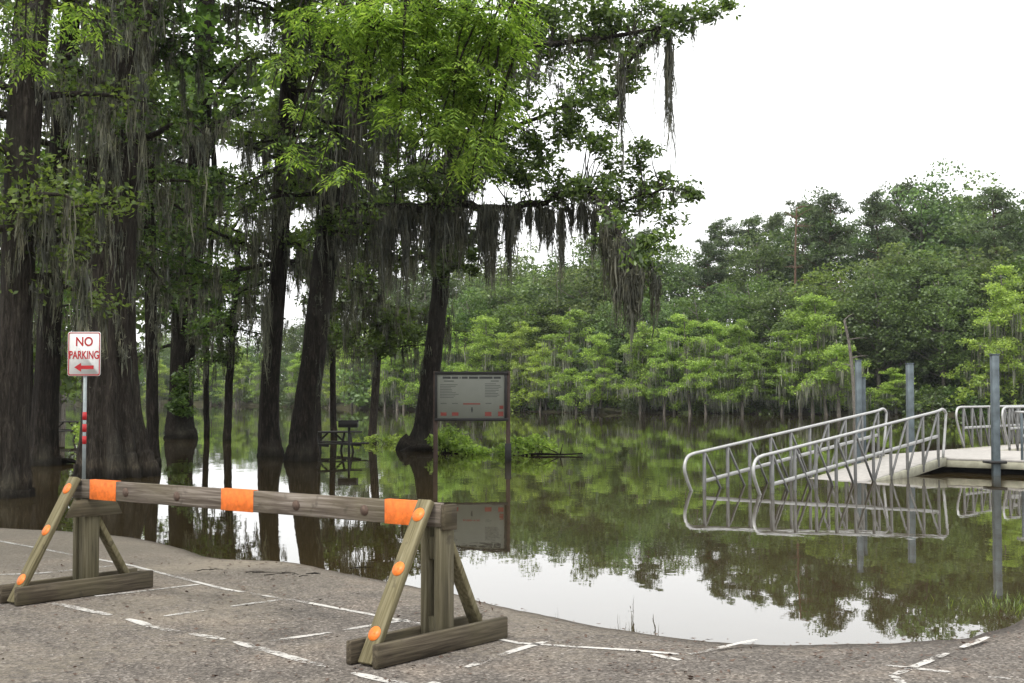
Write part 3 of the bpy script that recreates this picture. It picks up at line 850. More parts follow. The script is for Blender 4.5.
# ------------------------------------------------------------------ trees near
def near_tree(name, label, path, D, cat="tree", Htop=17.0, bark="bark_dark", leaf="leaf_dark", leaf_aspect=.5, flute=.0, nfl=7, branches=24, h0=3.0, blen=(1.2, 3.4), leaf_n=62,
              leaf_size=.13, moss=1.0, moss_len=(.5, 1.9), limbs=(), leaf_clumps=(), moss_spots=(), second=None, Dtop=None, crown_top=True, seed=0, trunk_moss=0.0, group="trees standing in the flood"):
    global R
    R = np.random.default_rng(1000 + seed); rs = random.Random(seed)
    base = at(path[0][0], path[0][1], D); base[2] = WZ
    t = thing(name, label, cat, (base[0], base[1], WZ), group)
    tr, cr, ms = MB(), MB(), MB()
    def trunk(path, D, sd):
        P = [at(x, y, D) for x, y, w in path]; r = [w / 2 * D / F for x, y, w in path]
        b0 = P[0].copy(); b0[2] = -1.0; P = [b0] + P; r = [r[0] * 1.04] + r
        d = norm(P[-1] - P[-2]); d = norm(d + np.array([0, 0, .8])); zl = P[-1][2]
        k = 0; q = P[-1]; ra = r[-1]
        while q[2] < Htop:
            q = q + d * 1.6 + np.array([rs.uniform(-.15, .15), rs.uniform(-.15, .15), 0]); ra = max(.03, ra * .86); P.append(q); r.append(ra)
        n_s = 6
        S = smooth_path(P, n_s); rad = np.interp(np.arange(len(S)) / n_s, np.arange(len(r)), r)
        S = S + np.random.default_rng(sd).normal(0, .006, S.shape)
        tube(tr, S, rad, n=44 if rad.max() > .2 else 12, flute=flute, nfl=nfl, seed=sd, flute_fall=2.6, rough=.005)
        return S, rad
    S, rad = trunk(path, D, seed)
    stems = [(S, rad)]
    if second: stems.append(trunk(second[0], second[1], seed + 50))
    nodes = []
    # generated boughs
    branches = int(branches * 1.3)
    for k in range(branches):
        S_, r_ = stems[k % len(stems)]
        h = rs.uniform(h0, Htop - .6) if k % 3 else rs.uniform(h0, min(11, Htop))
        i_ = int(np.argmin(np.abs(S_[:, 2] - h))); p = S_[i_].copy()
        az = rs.uniform(0, 2 * PI); L = rs.uniform(*blen) * (1 - .35 * max(0, (h - 8) / 12))
        d = np.array([math.cos(az), math.sin(az), rs.uniform(-.05, .55)]); pts = [p]
        for s in range(6):
            d = d + np.array([rs.gauss(0, .16), rs.gauss(0, .16), rs.gauss(-.09, .09)]); pts.append(pts[-1] + norm(d) * L / 6)
        B = smooth_path(pts, 2); rb = max(.018, min(.075, r_[i_] * .35))
        tube(tr, B, np.linspace(rb, .010, len(B)), n=6, cap=False)
        inframe = h < 11.5
        for q in range(3, len(B), 2):
            f = q / len(B)
            if rs.random() < .85:
                c = B[q] + np.array([rs.gauss(0, .16), rs.gauss(0, .16), rs.gauss(.05, .12)])
                rr_ = rs.uniform(.32, .62)
                nl = int(leaf_n * (1 if inframe else .4))
                leaves(cr, ball(c, (rr_, rr_, rr_ * .55), nl), leaf_size * (1 if inframe else 1.7), leaf_aspect, flat=.35)
            if inframe and moss > 0:
                for _ in range(2):
                    if rs.random() < .55 * moss:
                        moss_clump(ms, B[q] + np.array([rs.gauss(0, .08), rs.gauss(0, .08), 0]), rs.uniform(*moss_len), rs.uniform(.06, .17), rs.randint(9, 20))
    # canopy above the picture, added and widened to shade the trunks below
    if crown_top:
        top = S[-1]
        for k in range(int(46 * crown_top)):
            a_, e_ = rs.uniform(0, 2 * PI), rs.uniform(0, 1)
            c = np.array([top[0] + math.cos(a_) * 4.8 * e_ ** .5, top[1] + math.sin(a_) * 4.8 * e_ ** .5, rs.uniform(11.6, Htop + 1.2)])
            leaves(cr, ball(c, (1.0, 1.0, .6), 60), .34, .6, flat=.3)
    lim = []
    # limbs read from the photograph: list of ((px, py, depth), ...) and two radii
    for pts, r0, r1 in limbs:
        B = smooth_path([at(x, y, d_) for x, y, d_ in pts], 5)
        B = B + np.random.default_rng(len(B)).normal(0, .03, B.shape); tube(tr, B, np.linspace(r0 * .75, r1 * .75, len(B)), n=9, cap=True, rough=.08)
        for q in range(1, len(B), 1):
            if rs.random() < .8: leaves(cr, ball(B[q] + [0, 0, .08], (.28, .28, .2), 16), leaf_size, leaf_aspect, flat=.3)
            moss_clump(ms, B[q], rs.uniform(.15, .5), .12, 8)
        lim.append(B)
    lim = np.concatenate(lim + [S])
    def twig_to(c, r=.012):
        a_ = lim[int(np.argmin(np.linalg.norm(lim - c, axis=1)))]; dd = np.linalg.norm(a_ - c)
        if dd > .15: tube(tr, smooth_path([a_, (a_ + c) / 2 + np.array([rs.gauss(0, .08), rs.gauss(0, .08), .06 * dd]), c], 3), np.linspace(r * (1 + dd * .5), r * .5, 7), n=5, cap=False)
    for (x, y, d_, rx, ry, n_) in leaf_clumps:
        k = d_ / F; c = at(x, y, d_)
        n_ = int(n_ * 2.1); nsub = max(4, int(n_ / 48))
        for q in range(nsub):
            cc_ = ball(c, (rx * k * .85, max(rx, ry) * k * .8, ry * k * .85), 1)[0]
            rs_ = rs.uniform(.14, .36)
            if q % 2 == 0: twig_to(cc_)
            leaves(cr, ball(cc_, (rs_ * 1.25, rs_ * 1.25, rs_ * .8), int(n_ / nsub)), leaf_size, leaf_aspect, flat=.3)
    for (x, y, d_, ln, sp, n_) in moss_spots:
        k = d_ / F; twig_to(at(x, y, d_), .01); moss_clump(ms, at(x, y, d_), ln * k, sp * k, n_)
    if trunk_moss:
        for S_, r_ in stems:
            for i_ in range(len(S_)):
                if 2.2 < S_[i_][2] < 11:
                    for _ in range(int(round(trunk_moss * 3))):
                        a_ = rs.uniform(0, 2 * PI); o_ = np.array([math.cos(a_), math.sin(a_), 0]) * r_[i_] * 1.12
                        moss_clump(ms, S_[i_] + o_, rs.uniform(.5, 1.6), .13, rs.randint(6, 14))
    o3 = np.array([base[0], base[1], WZ])
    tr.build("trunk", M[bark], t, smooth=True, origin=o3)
    if cr.n: cr.build("crown", M[leaf], t, origin=o3)
    if ms.n: ms.build("hanging_moss", M["moss"], t, origin=o3)["kind"] = "stuff"
    return t

rl = random.Random(5)
def moss_row(x0, x1, y, d, ln, sp, n, step, yj=8):
    out = []; x = x0
    while x < x1:
        out.append((x, (y(x) if callable(y) else y) + rl.uniform(-yj, yj), d + rl.uniform(-.5, .5), rl.uniform(*ln), rl.uniform(*sp), rl.randint(*n))); x += step * rl.uniform(.6, 1.4)
    return out

near_tree("cypress_tree", "pale mottled trunk at the far left, nearest tree in the water", [(8, 497, 48), (10, 470, 36), (12, 400, 31), (19, 250, 31), (24, 120, 33), (33, 0, 33)], 20.0, Htop=15, bark="bark_grey", flute=.10,
          branches=22, h0=3.2, leaf="leaf_mid", leaf_size=.11, moss=.9, seed=1, trunk_moss=.25, blen=(1, 2.4))
near_tree("cypress_tree", "dark leaning trunk second from the left, behind the pale trunk", [(43, 466, 34), (44, 440, 27), (47, 380, 24), (51, 300, 22), (58, 180, 21), (66, 80, 19), (73, 0, 18)], 29.0, Htop=16, flute=.08,
          branches=26, h0=3.4, leaf="leaf_mid", seed=2, trunk_moss=.35)
near_tree("cypress_tree", "massive fluted cypress trunk right behind the no parking sign", [(115, 477, 68), (114, 455, 58), (112, 420, 50), (112, 360, 42), (113, 250, 40), (124, 120, 38), (134, 0, 34)], 25.0, Htop=18, bark="bark_grey", flute=.25, nfl=9,
          branches=30, h0=4.2, seed=3, second=([(99, 474, 30), (97, 420, 26), (95, 350, 25), (94, 250, 24), (102, 120, 23), (107, 0, 22)], 25.5), trunk_moss=.9, blen=(1, 2.8), leaf="leaf_dark",
          moss_spots=moss_row(86, 150, 95, 24.3, (60, 150), (5, 11), (14, 26), 5, 60))
near_tree("cypress_tree", "slim dark trunk just right of the massive cypress", [(154, 467, 16), (153, 450, 13), (152, 400, 12), (151, 300, 12), (149, 150, 12), (148, 0, 11)], 28.5, Htop=15, branches=24, h0=3.6, seed=4, trunk_moss=.6, blen=(.8, 2.4))
near_tree("cypress_tree", "ivy clad bottle-based trunk far out between the slim trunks", [(181, 438, 34), (180, 426, 29), (181, 400, 24), (184, 330, 24), (191, 250, 25), (199, 150, 22), (206, 0, 19)], 47.0, Htop=19, branches=44, h0=3.4, seed=5, trunk_moss=.7,
          blen=(1.5, 4.2), leaf="leaf_mid", leaf_size=.17, leaf_clumps=[(180, 408, 46.3, 11, 14, 200), (183, 385, 46.3, 10, 14, 200), (176, 395, 46.4, 8, 12, 120)],
          moss_spots=moss_row(165, 215, 235, 46, (60, 150), (5, 10), (14, 26), 6, 50) + moss_row(190, 262, lambda x: 125 - .25 * (x - 190), 45, (30, 80), (4, 9), (10, 20), 5, 14),
          limbs=[([(200, 165, 46.8), (225, 120, 46), (250, 95, 45.5)], .16, .05), ([(196, 200, 46.8), (230, 195, 46), (262, 188, 45)], .09, .03), ([(205, 110, 46.8), (240, 62, 45), (270, 50, 44)], .12, .04)])
near_tree("cypress_tree", "thin crooked trunk with bent bough left of the twin leaning trunks", [(227, 441, 9), (228, 420, 8), (229, 385, 8), (232, 345, 7), (233, 320, 7)], 45.5, Htop=6.0, branches=9, h0=2.6, seed=6, crown_top=False, moss=.6, blen=(.8, 2),
          limbs=[([(232, 330, 45.5), (236, 300, 45), (250, 278, 45), (262, 268, 45)], .10, .04), ([(232, 316, 45.5), (258, 317, 45), (285, 318, 45)], .06, .03)], leaf="leaf_mid",
          moss_spots=[(232, 338, 45.3, 45, 7, 40)] + moss_row(236, 285, 318, 45, (12, 40), (3, 5), (8, 14), 6, 3))
near_tree("cypress_tree", "upright dark trunk left of the leaning pair, moss column at its side", [(271, 457, 27), (270, 445, 23), (269, 420, 20), (271, 370, 18), (278, 280, 17), (284, 170, 19), (292, 60, 19), (298, 0, 18)], 33.5, Htop=18, flute=.06,
          branches=30, h0=4.4, seed=7, trunk_moss=.4, leaf="leaf_mid", leaf_size=.14, moss_spots=moss_row(258, 276, 235, 33, (90, 170), (5, 9), (22, 34), 3, 70),
          limbs=[([(283, 165, 33.5), (262, 150, 33), (235, 140, 32.5)], .10, .03)])
near_tree("cypress_tree", "leaning dark trunk beside the picnic table carrying the long mossy limb", [(301, 462, 33), (303, 445, 28), (306, 410, 25), (313, 360, 23), (325, 260, 24), (340, 180, 27), (352, 110, 32), (361, 50, 28), (368, 0, 24)], 31.0, Htop=18, flute=.06,
          branches=26, h0=5.0, seed=8, trunk_moss=.4, blen=(1.2, 3.2), leaf="leaf_dark",
          limbs=[([(338, 210, 31), (380, 207, 30.5), (420, 208, 30.2), (460, 204, 30), (505, 208, 29.7), (545, 200, 29.5), (580, 192, 28.6), (602, 203, 27), (620, 235, 24.6), (632, 270, 23)], .17, .05),
                 ([(352, 110, 31), (400, 90, 30.3), (450, 75, 29.8), (510, 50, 29.5), (580, 40, 29.2), (660, 28, 29), (715, 12, 28.8)], .17, .03),
                 ([(356, 90, 31), (330, 60, 30.5), (300, 30, 30)], .10, .04),
                 ([(580, 192, 29.3), (620, 200, 29), (660, 190, 28.8), (692, 190, 28.6)], .06, .02),
                 ([(470, 150, 29.8), (530, 120, 29.5), (585, 100, 29.3), (620, 90, 29.1)], .08, .03), ([(460, 203, 30), (465, 170, 29.9), (470, 150, 29.8), (490, 120, 29.7)], .09, .05),
                 ([(470, 150, 29.8), (450, 110, 30), (440, 78, 30)], .09, .06),
                 ([(605, 205, 26.8), (612, 240, 26), (640, 255, 25), (656, 275, 24.5)], .05, .02), ([(620, 90, 29.1), (630, 60, 29), (660, 28, 29)], .05, .03)],
          leaf_clumps=[(x, y, (24.3 if x > 604 and y > 225 else 29.3) + rl.uniform(-1.3, 1.3), rx, ry, n_) for x, y, rx, ry, n_ in [
              (548, 22, 45, 26, 620), (600, 18, 40, 22, 560), (650, 15, 40, 20, 480), (600, 45, 35, 18, 380), (560, 50, 34, 20, 360), (700, 10, 22, 15, 170), (722, 6, 14, 9, 80), (676, 28, 22, 14, 170), (640, 42, 25, 14, 180),
              (624, 84, 18, 22, 200), (634, 70, 14, 15, 110), (586, 100, 32, 20, 330), (560, 125, 28, 20, 320), (540, 148, 34, 24, 420), (515, 178, 34, 22, 400), (487, 160, 30, 28, 360), (595, 145, 26, 20, 300),
              (643, 148, 16, 16, 150), (622, 172, 25, 18, 260), (590, 185, 34, 17, 340), (655, 186, 26, 12, 170), (686, 193, 16, 13, 110), (650, 208, 24, 12, 170), (616, 205, 20, 16, 200), (560, 195, 28, 15, 250),
              (655, 238, 20, 10, 120), (612, 232, 16, 22, 260), (627, 260, 16, 20, 260), (636, 285, 14, 16, 180), (668, 222, 14, 10, 70), (440, 190, 40, 14, 220), (400, 150, 40, 20, 200), (470, 115, 35, 22, 250),
              (665, 205, 18, 9, 80), (520, 100, 40, 20, 250), (610, 120, 20, 14, 130), (575, 75, 25, 15, 160), (420, 175, 38, 18, 220), (468, 172, 30, 18, 240), (500, 140, 30, 24, 300), (520, 160, 24, 20, 200), (545, 172, 26, 16, 200), (445, 135, 40, 22, 200), (380, 120, 30, 25, 120)]],
          moss_spots=moss_row(346, 600, lambda x: 207, 30, (10, 60), (3, 7), (5, 12), 6.5, 5) + [(x, 206, 30.2 - (x - 350) * .003 + rl.uniform(-.3, .3), ln, sp, n_) for x, ln, sp, n_ in [(350, 120, 7, 60), (361, 90, 6, 40), (377, 75, 6, 50), (386, 130, 6, 50),
              (396, 100, 8, 70), (407, 150, 7, 80), (414, 95, 5, 36), (428, 70, 6, 44), (443, 95, 5, 40), (456, 110, 7, 70), (463, 80, 6, 40), (478, 92, 8, 80), (488, 125, 8, 90), (497, 110, 9, 120), (512, 65, 7, 60), (520, 45, 6, 44), (527, 48, 7, 44), (537, 55, 6, 50), (563, 95, 6, 60), (572, 50, 6, 44), (549, 70, 7, 70), (583, 62, 5, 40), (592, 90, 5, 44)]] + moss_row(330, 372, 120, 30.3, (80, 190), (6, 11), (22, 36), 4, 50) + moss_row(400, 500, 130, 30.3, (40, 100), (5, 9), (12, 26), 8, 40) + moss_row(480, 640, 60, 29.3, (30, 80), (4, 8), (10, 20), 9, 25)
          + [(495, 205, 29.8, 105, 12, 110), (563, 210, 29.4, 130, 5, 60), (404, 205, 30.2, 135, 8, 80), (392, 205, 30.2, 115, 7, 70), (622, 240, 24, 120, 13, 260), (630, 268, 23.2, 100, 11, 170), (612, 228, 25.5, 95, 10, 160), (618, 225, 24.8, 70, 12, 160),
             (656, 275, 24.5, 80, 5, 44), (668, 32, 29, 180, 5, 70), (670, 32, 29, 200, 3, 30), (625, 50, 29, 150, 6, 70), (568, 95, 29.3, 80, 6, 60), (590, 205, 29.3, 95, 6, 50), (580, 200, 29.3, 70, 6, 44), (545, 205, 29.5, 75, 8, 60), (655, 20, 29, 60, 7, 40), (690, 15, 28.9, 45, 4, 20),
             (440, 205, 30, 110, 10, 90), (455, 160, 30, 90, 10, 70), (640, 190, 29, 55, 6, 40)])
near_tree("cypress_tree", "thin straight stem rising behind the picnic table", [(334, 437, 7), (333, 400, 6), (333, 300, 6), (336, 200, 5)], 49.0, Htop=13, branches=22, h0=3.2, seed=9, leaf="leaf_mid", crown_top=.4, blen=(.8, 2.4), leaf_size=.17)
near_tree("cypress_tree", "thin grey stem in open water right of the grill", [(372, 441, 10), (373, 425, 8), (376, 380, 8), (379, 330, 7), (383, 250, 7), (387, 150, 6)], 44.0, Htop=14, bark="bark_grey", branches=32, h0=2.6, seed=10, leaf="leaf_mid", crown_top=.5, blen=(1, 3.2), leaf_size=.17,
          leaf_clumps=[(385, 345, 43.5, 24, 14, 260), (400, 335, 43, 22, 14, 220), (392, 315, 43, 25, 14, 200)], moss_spots=moss_row(345, 400, 285, 43, (40, 110), (4, 8), (14, 24), 4, 25))
near_tree("cypress_tree", "leaning trunk with spreading root flare behind the notice board", [(416, 452, 40), (420, 443, 25), (424, 425, 19), (431, 370, 18), (439, 300, 17), (445, 240, 16), (452, 180, 16), (459, 100, 15), (465, 0, 13)], 37.0, Htop=17, bark="bark_dark", flute=.10,
          branches=30, h0=5.2, seed=11, trunk_moss=.5, leaf="leaf_mid", leaf_size=.15, blen=(1.2, 3), leaf_clumps=[(452, 255, 36.5, 16, 25, 220), (440, 270, 36.5, 14, 18, 160), (470, 265, 36, 12, 20, 140)])
# roots around that trunk and more small stems
near_tree("cypress_tree", "slender stem left of the picnic table seen past the leaning trunk", [(319, 439, 6), (318, 390, 5), (317, 300, 5)], 46.0, Htop=11, branches=16, h0=3.5, seed=12, crown_top=.3, leaf="leaf_mid", blen=(.8, 2), leaf_size=.17)
near_tree("cypress_tree", "slim trunk hidden in shade between the two leftmost trunks", [(29, 455, 9), (29, 380, 8), (30, 250, 8), (36, 100, 8)], 34.0, Htop=13, branches=18, h0=3.0, seed=13, crown_top=.6, leaf="leaf_mid")
near_tree("cypress_tree", "dark stem overlapping the ivy clad trunk on its right", [(207, 436, 6), (206, 380, 6), (208, 300, 6), (214, 180, 6)], 50, Htop=13, branches=26, h0=4, seed=14, crown_top=.6, leaf="leaf_mid", leaf_size=.17, blen=(1, 3))

# overhanging tree, its trunk outside the picture on the left ------------------
R = np.random.default_rng(77)
ov = thing("pecan_tree", "bright green overhanging boughs with feathery leaves at the top centre, nearest foliage", "tree", (-7.2, 9.6, 0))
OV = np.array([-7.2, 9.6, 0.0])
tr, cr = MB(), MB()
S = smooth_path([(-7.2, 9.6, -.1), (-7.1, 9.6, 1.2), (-7.0, 9.6, 3.2), (-6.8, 9.7, 5.4), (-6.9, 9.8, 8), (-6.7, 9.9, 11)], 6)
tube(tr, S, np.linspace(.30, .08, len(S)), n=16, rough=.02)
def bough(pts, r0, r1): 
    B = smooth_path(pts, 5); tube(tr, B, np.linspace(r0, r1, len(B)), n=8); return B
main = bough([(-6.85, 9.7, 4.9), (-5.2, 10.2, 6.2), (-3.4, 10.8, 6.6), (-1.6, 11.0, 6.3), (-.3, 11.2, 5.8), (.25, 11.3, 5.3)], .12, .03)
b2 = bough([(-5.2, 10.2, 6.2), (-4.6, 11.0, 6.0), (-4.2, 11.6, 5.4)], .05, .02)
b3 = bough([(-3.4, 10.8, 6.6), (-2.2, 12.0, 6.4), (-1.2, 12.2, 5.7)], .05, .02)
anch = np.concatenate([main, b2, b3])
def compound(P, dirs, n_leaf=11, L=.24, ll=.072):
    """pinnate leaves: pairs of narrow leaflets along a drooping stalk"""
    for k in range(len(P)):
        d = norm(dirs[k]); side = norm(np.cross(d, (0, 0, 1)) + R.normal(0, .15, 3)); nrm_ = np.cross(side, d)
        l = L * R.uniform(.7, 1.2); V = []; 
        for q in range(n_leaf):
            t = (q // 2 + 1) / (n_leaf // 2 + 1); s = 1 if q % 2 else -1
            if q == n_leaf - 1: s = 0; t = 1
            b = P[k] + d * l * t + np.array([0, 0, -1]) * (t * l) ** 2 * 1.2
            a = norm(d * (.75 if s else 1) + side * s * .8 + np.array([0, 0, -.35]) + R.normal(0, .12, 3))
            w_ = norm(np.cross(a, nrm_)) * ll * .15; l2 = ll * R.uniform(.75, 1.2)
            V += [b, b + a * l2 * .42 + w_, b + a * l2, b + a * l2 * .42 - w_]
        cr.add(V, np.arange(4 * n_leaf).reshape(n_leaf, 4))
    return
OVC = [(430, 12, 11.2, 66, 22, 190), (375, 30, 11.2, 44, 22, 110), (490, 30, 11.3, 34, 26, 130), (425, 62, 11.3, 44, 22, 110), (470, 80, 11.2, 30, 22, 100), (402, 92, 11.1, 26, 14, 46), (345, 14, 11.3, 36, 15, 60),
       (308, 22, 11.3, 22, 11, 26), (290, 52, 11.4, 13, 7, 12), (322, 60, 11.4, 16, 7, 12), (452, 122, 11.2, 24, 10, 40), (478, 145, 11.2, 13, 9, 22), (436, 132, 11.1, 14, 9, 18), (420, 108, 11.2, 20, 8, 26), (400, 118, 11.0, 14, 6, 12), (347, 172, 11.0, 10, 8, 12), (294, 150, 11.2, 13, 7, 12), (345, 82, 11.3, 16, 7, 12), (372, 66, 11.4, 22, 9, 26),
       (515, 12, 11.4, 18, 14, 40), (512, 55, 11.3, 10, 16, 24), (503, 96, 11.3, 9, 14, 20), (495, 120, 11.2, 10, 10, 16), (440, 40, 12.1, 60, 30, 130), (330, 135, 11.3, 8, 5, 6), (300, 108, 11.3, 14, 6, 9), (280, 62, 11.4, 8, 5, 5), (455, 165, 11.2, 10, 7, 10), (482, 168, 11.2, 6, 8, 8), (470, 100, 11.6, 40, 26, 70), (395, 45, 12.0, 50, 30, 70),
       (25, 42, 11.4, 12, 8, 12), (32, 62, 11.4, 12, 7, 12), (85, 14, 11.5, 18, 7, 16), (60, 25, 11.6, 16, 6, 12), (15, 12, 11.5, 10, 6, 8), (100, 28, 11.5, 8, 6, 7)]
for (x, y, d_, rx, ry, n_) in OVC:
    k = d_ / F; c = at(x, y, d_)
    n_ = int(n_ * 1.35); P = ball(c, (rx * k, .45 + rx * k * .5, ry * k), n_)
    az = R.uniform(0, 2 * PI, n_); dirs = np.stack([np.cos(az) + .2, np.sin(az), R.uniform(-.7, .25, n_)], 1)
    compound(P, dirs)
    # twigs joining the spray to the bough
    i_ = int(np.argmin(np.linalg.norm(anch - (c + np.array([-.4, 0, .5])), axis=1))); a_ = anch[i_]
    mid = (a_ + c) / 2 + np.array([0, 0, .18]) + R.normal(0, .08, 3)
    tube(tr, smooth_path([a_, mid, c, c + (c - mid) * .3 - np.array([0, 0, .05])], 4), np.linspace(.014, .004, 13), n=5, cap=False)
    for q in range(0, n_, 5):
        tube(tr, [c + (P[q] - c) * .1, (P[q] + c) / 2 + [0, 0, .03], P[q]], [.005, .004, .002], n=4, cap=False)
# unseen canopy added to this tree, above and left, to shade the left trunks
for k in range(150):
    c = np.array([-9.5, 10.5, 9.4]) + rand_dirs(1)[0] * np.array([5.6, 6.0, 2.4]) * R.uniform(.3, 1)
    c[2] = max(c[2], 7.2)
    leaves(cr, ball(c, (1.0, 1.0, .6), 75), .28, .4, flat=.3)
tr.build("trunk", M["bark_grey"], ov, smooth=True, origin=OV); cr.build("crown", M["leaf_bright"], ov, origin=OV)

# ------------------------------------------------------------------ far trees
R = np.random.default_rng(5)
def far_cypress(seed, h=11.0):
    rs = random.Random(seed)
    t = thing("cypress_tree", "", "tree"); tr, cr, ms = MB(), MB(), MB()
    nst = (2, 1, 3, 2)[seed % 4]
    for st in range(nst):
        hh = h * (1 if st == 0 else rs.uniform(.62, .85)); bx = rs.uniform(-2.6, 2.6) if st else 0; by = rs.uniform(-1, 1) if st else 0
        lean = (rs.uniform(-.5, .5) + bx * .25, rs.uniform(-.5, .5))
        S = smooth_path([(bx, by, -1.2), (bx, by, .0), (bx + lean[0] * .2, by + lean[1] * .2, 1.5), (bx + lean[0], by + lean[1], hh * .5), (bx + lean[0] * 1.6, by + lean[1] * 1.6, hh)], 5)
        tube(tr, S, np.interp(np.linspace(0, 1, len(S)), [0, .15, .3, 1], [.42, .34, .2, .04]), n=9, flute=.12, seed=seed)
        nb = int(30 if st == 0 else 20)
        for k in range(nb):
            f = (k + rs.random()) / nb; z = hh * (.20 + .79 * f)
            if rs.random() < .22: continue
            p = np.array([np.interp(z, S[:, 2], S[:, q]) for q in (0, 1)] + [z])
            az = rs.uniform(0, 2 * PI)
            L = (.8 + 3.3 * (1 - f) ** .8 * (.5 + .5 * min(1, f * 4))) * rs.uniform(.5, 1.2)
            pts = [p]; d = np.array([math.cos(az), math.sin(az), rs.uniform(.1, .55)])
            for s in range(4): d = d + np.array([rs.gauss(0, .16), rs.gauss(0, .16), -.13]); pts.append(pts[-1] + norm(d) * L / 4)
            tube(tr, pts, np.linspace(.05, .015, 5), n=5, cap=False)
            for s in range(1, 5):
                for _ in range(2):
                    c = pts[s] + np.array([rs.gauss(0, .35), rs.gauss(0, .35), rs.gauss(.05, .16)]); rx = rs.uniform(.35, .85)
                    leaves(cr, ball(c, (rx, rx, .30), int(88 * rx)), .23, .5, flat=.38)
            if f < .7:
                for s in range(1, 5):
                    if rs.random() < .75:
                        n_ = rs.randint(6, 16); strands(ms, pts[s] + R.normal(0, .22, (n_, 3)) * [1, 1, .4], R.uniform(.4, 1.9, n_), R.uniform(.05, .12, n_), .07)
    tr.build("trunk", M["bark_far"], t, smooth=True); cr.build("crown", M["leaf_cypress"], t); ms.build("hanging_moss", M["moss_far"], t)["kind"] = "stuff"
    return t

def far_broadleaf(seed, h=16.0, mat="leaf_forest", spread=.29, lobes=80, per=125):
    rs = random.Random(seed)
    t = thing("broadleaf_tree", "", "tree"); tr, cr = MB(), MB()
    S = smooth_path([(0, 0, -1), (0, 0, 0), (rs.uniform(-.3, .3), 0, h * .3), (rs.uniform(-.5, .5), rs.uniform(-.5, .5), h * .62), (rs.uniform(-.7, .7), rs.uniform(-.7, .7), h * .92)], 4)
    tube(tr, S, np.linspace(.32, .05, len(S)), n=8)
    sq = np.array([rs.uniform(.75, 1.2), rs.uniform(.75, 1.2), rs.uniform(.9, 1.08)])
    for k in range(lobes):
        d = rand_dirs(1)[0]
        f = .45 + .68 * rs.random() ** .8
        c = np.array([0, 0, h * .56]) + d * sq * np.array([h * spread, h * spread, h * .41]) * f * (1 if d[2] > -.3 else .85)
        c = c + np.array([rs.gauss(0, .3), rs.gauss(0, .3), rs.gauss(0, .3)])
        rr_ = h * rs.uniform(.045, .088)
        if rs.random() < .5:
            i_ = int(np.argmin(np.linalg.norm(S - (c - [0, 0, h * .12]), axis=1))); tube(tr, [S[i_], (S[i_] + c) / 2 - [0, 0, .2], c], [.07, .05, .02], n=5, cap=False)
        P = ball(c, (rr_ * 1.25, rr_ * 1.25, rr_ * .75), per, shell=.25)
        leaves(cr, P, .34, .62, flat=.35)
    tr.build("trunk", M["bark_far"], t, smooth=True); cr.build("crown", M[mat], t)
    return t

def far_pine(seed, h=20.0):
    rs = random.Random(seed)
    t = thing("pine_tree", "", "tree"); tr, cr = MB(), MB()
    S = smooth_path([(0, 0, -1), (0, 0, 0), (rs.uniform(-.2, .2), rs.uniform(-.2, .2), h * .5), (rs.uniform(-.5, .5), rs.uniform(-.5, .5), h * .97)], 5)
    tube(tr, S, np.linspace(.27, .05, len(S)), n=8)
    for k in range(46):
        f = (k + rs.random()) / 46; z = h * (.46 + .53 * f)
        p = np.array([np.interp(z, S[:, 2], S[:, q]) for q in (0, 1)] + [z]); az = rs.uniform(0, 2 * PI)
        L = (3.0 * (1 - f) ** .6 * min(1, .45 + f * 2) + .5) * rs.uniform(.6, 1.15)
        e = p + np.array([math.cos(az) * L, math.sin(az) * L, L * rs.uniform(.05, .45)])
        tube(tr, [p, (p + e) / 2 + [0, 0, -.1], e], [.06, .045, .02], n=5, cap=False)
        for q in (.4, .72, 1.0):
            c = p + (e - p) * q + np.array([rs.gauss(0, .4), rs.gauss(0, .4), rs.gauss(.1, .2)]); rr_ = rs.uniform(.45, 1.1)
            leaves(cr, ball(c, (rr_, rr_, rr_ * .55), 75), .36, .28, flat=.0, droop=-.25)
    tr.build("trunk", M["bark_pine"], t, smooth=True); cr.build("crown", M["leaf_pine"], t)
    return t

def far_shrub(seed, mat="leaf_mid"):
    rs = random.Random(seed)
    t = thing("shrub", "", "shrub"); cr, tr = MB(), MB()
    for k in range(20):
        az = rs.uniform(0, 2 * PI); r = rs.uniform(0, 1) ** .5 * 1.7
        c = np.array([math.cos(az) * r, math.sin(az) * r, rs.uniform(.25, 2.1) * (1 - .12 * r * r / 2)])
        tube(tr, [(c[0] * .2, c[1] * .2, -.5), c * [.6, .6, .5], c], [.03, .025, .01], n=4, cap=False)
        leaves(cr, ball(c, (.62, .62, .42), 80), .22, .6, flat=.3)
    tr.build("stem", M["bark_far"], t); cr.build("crown", M[mat], t)
    return t

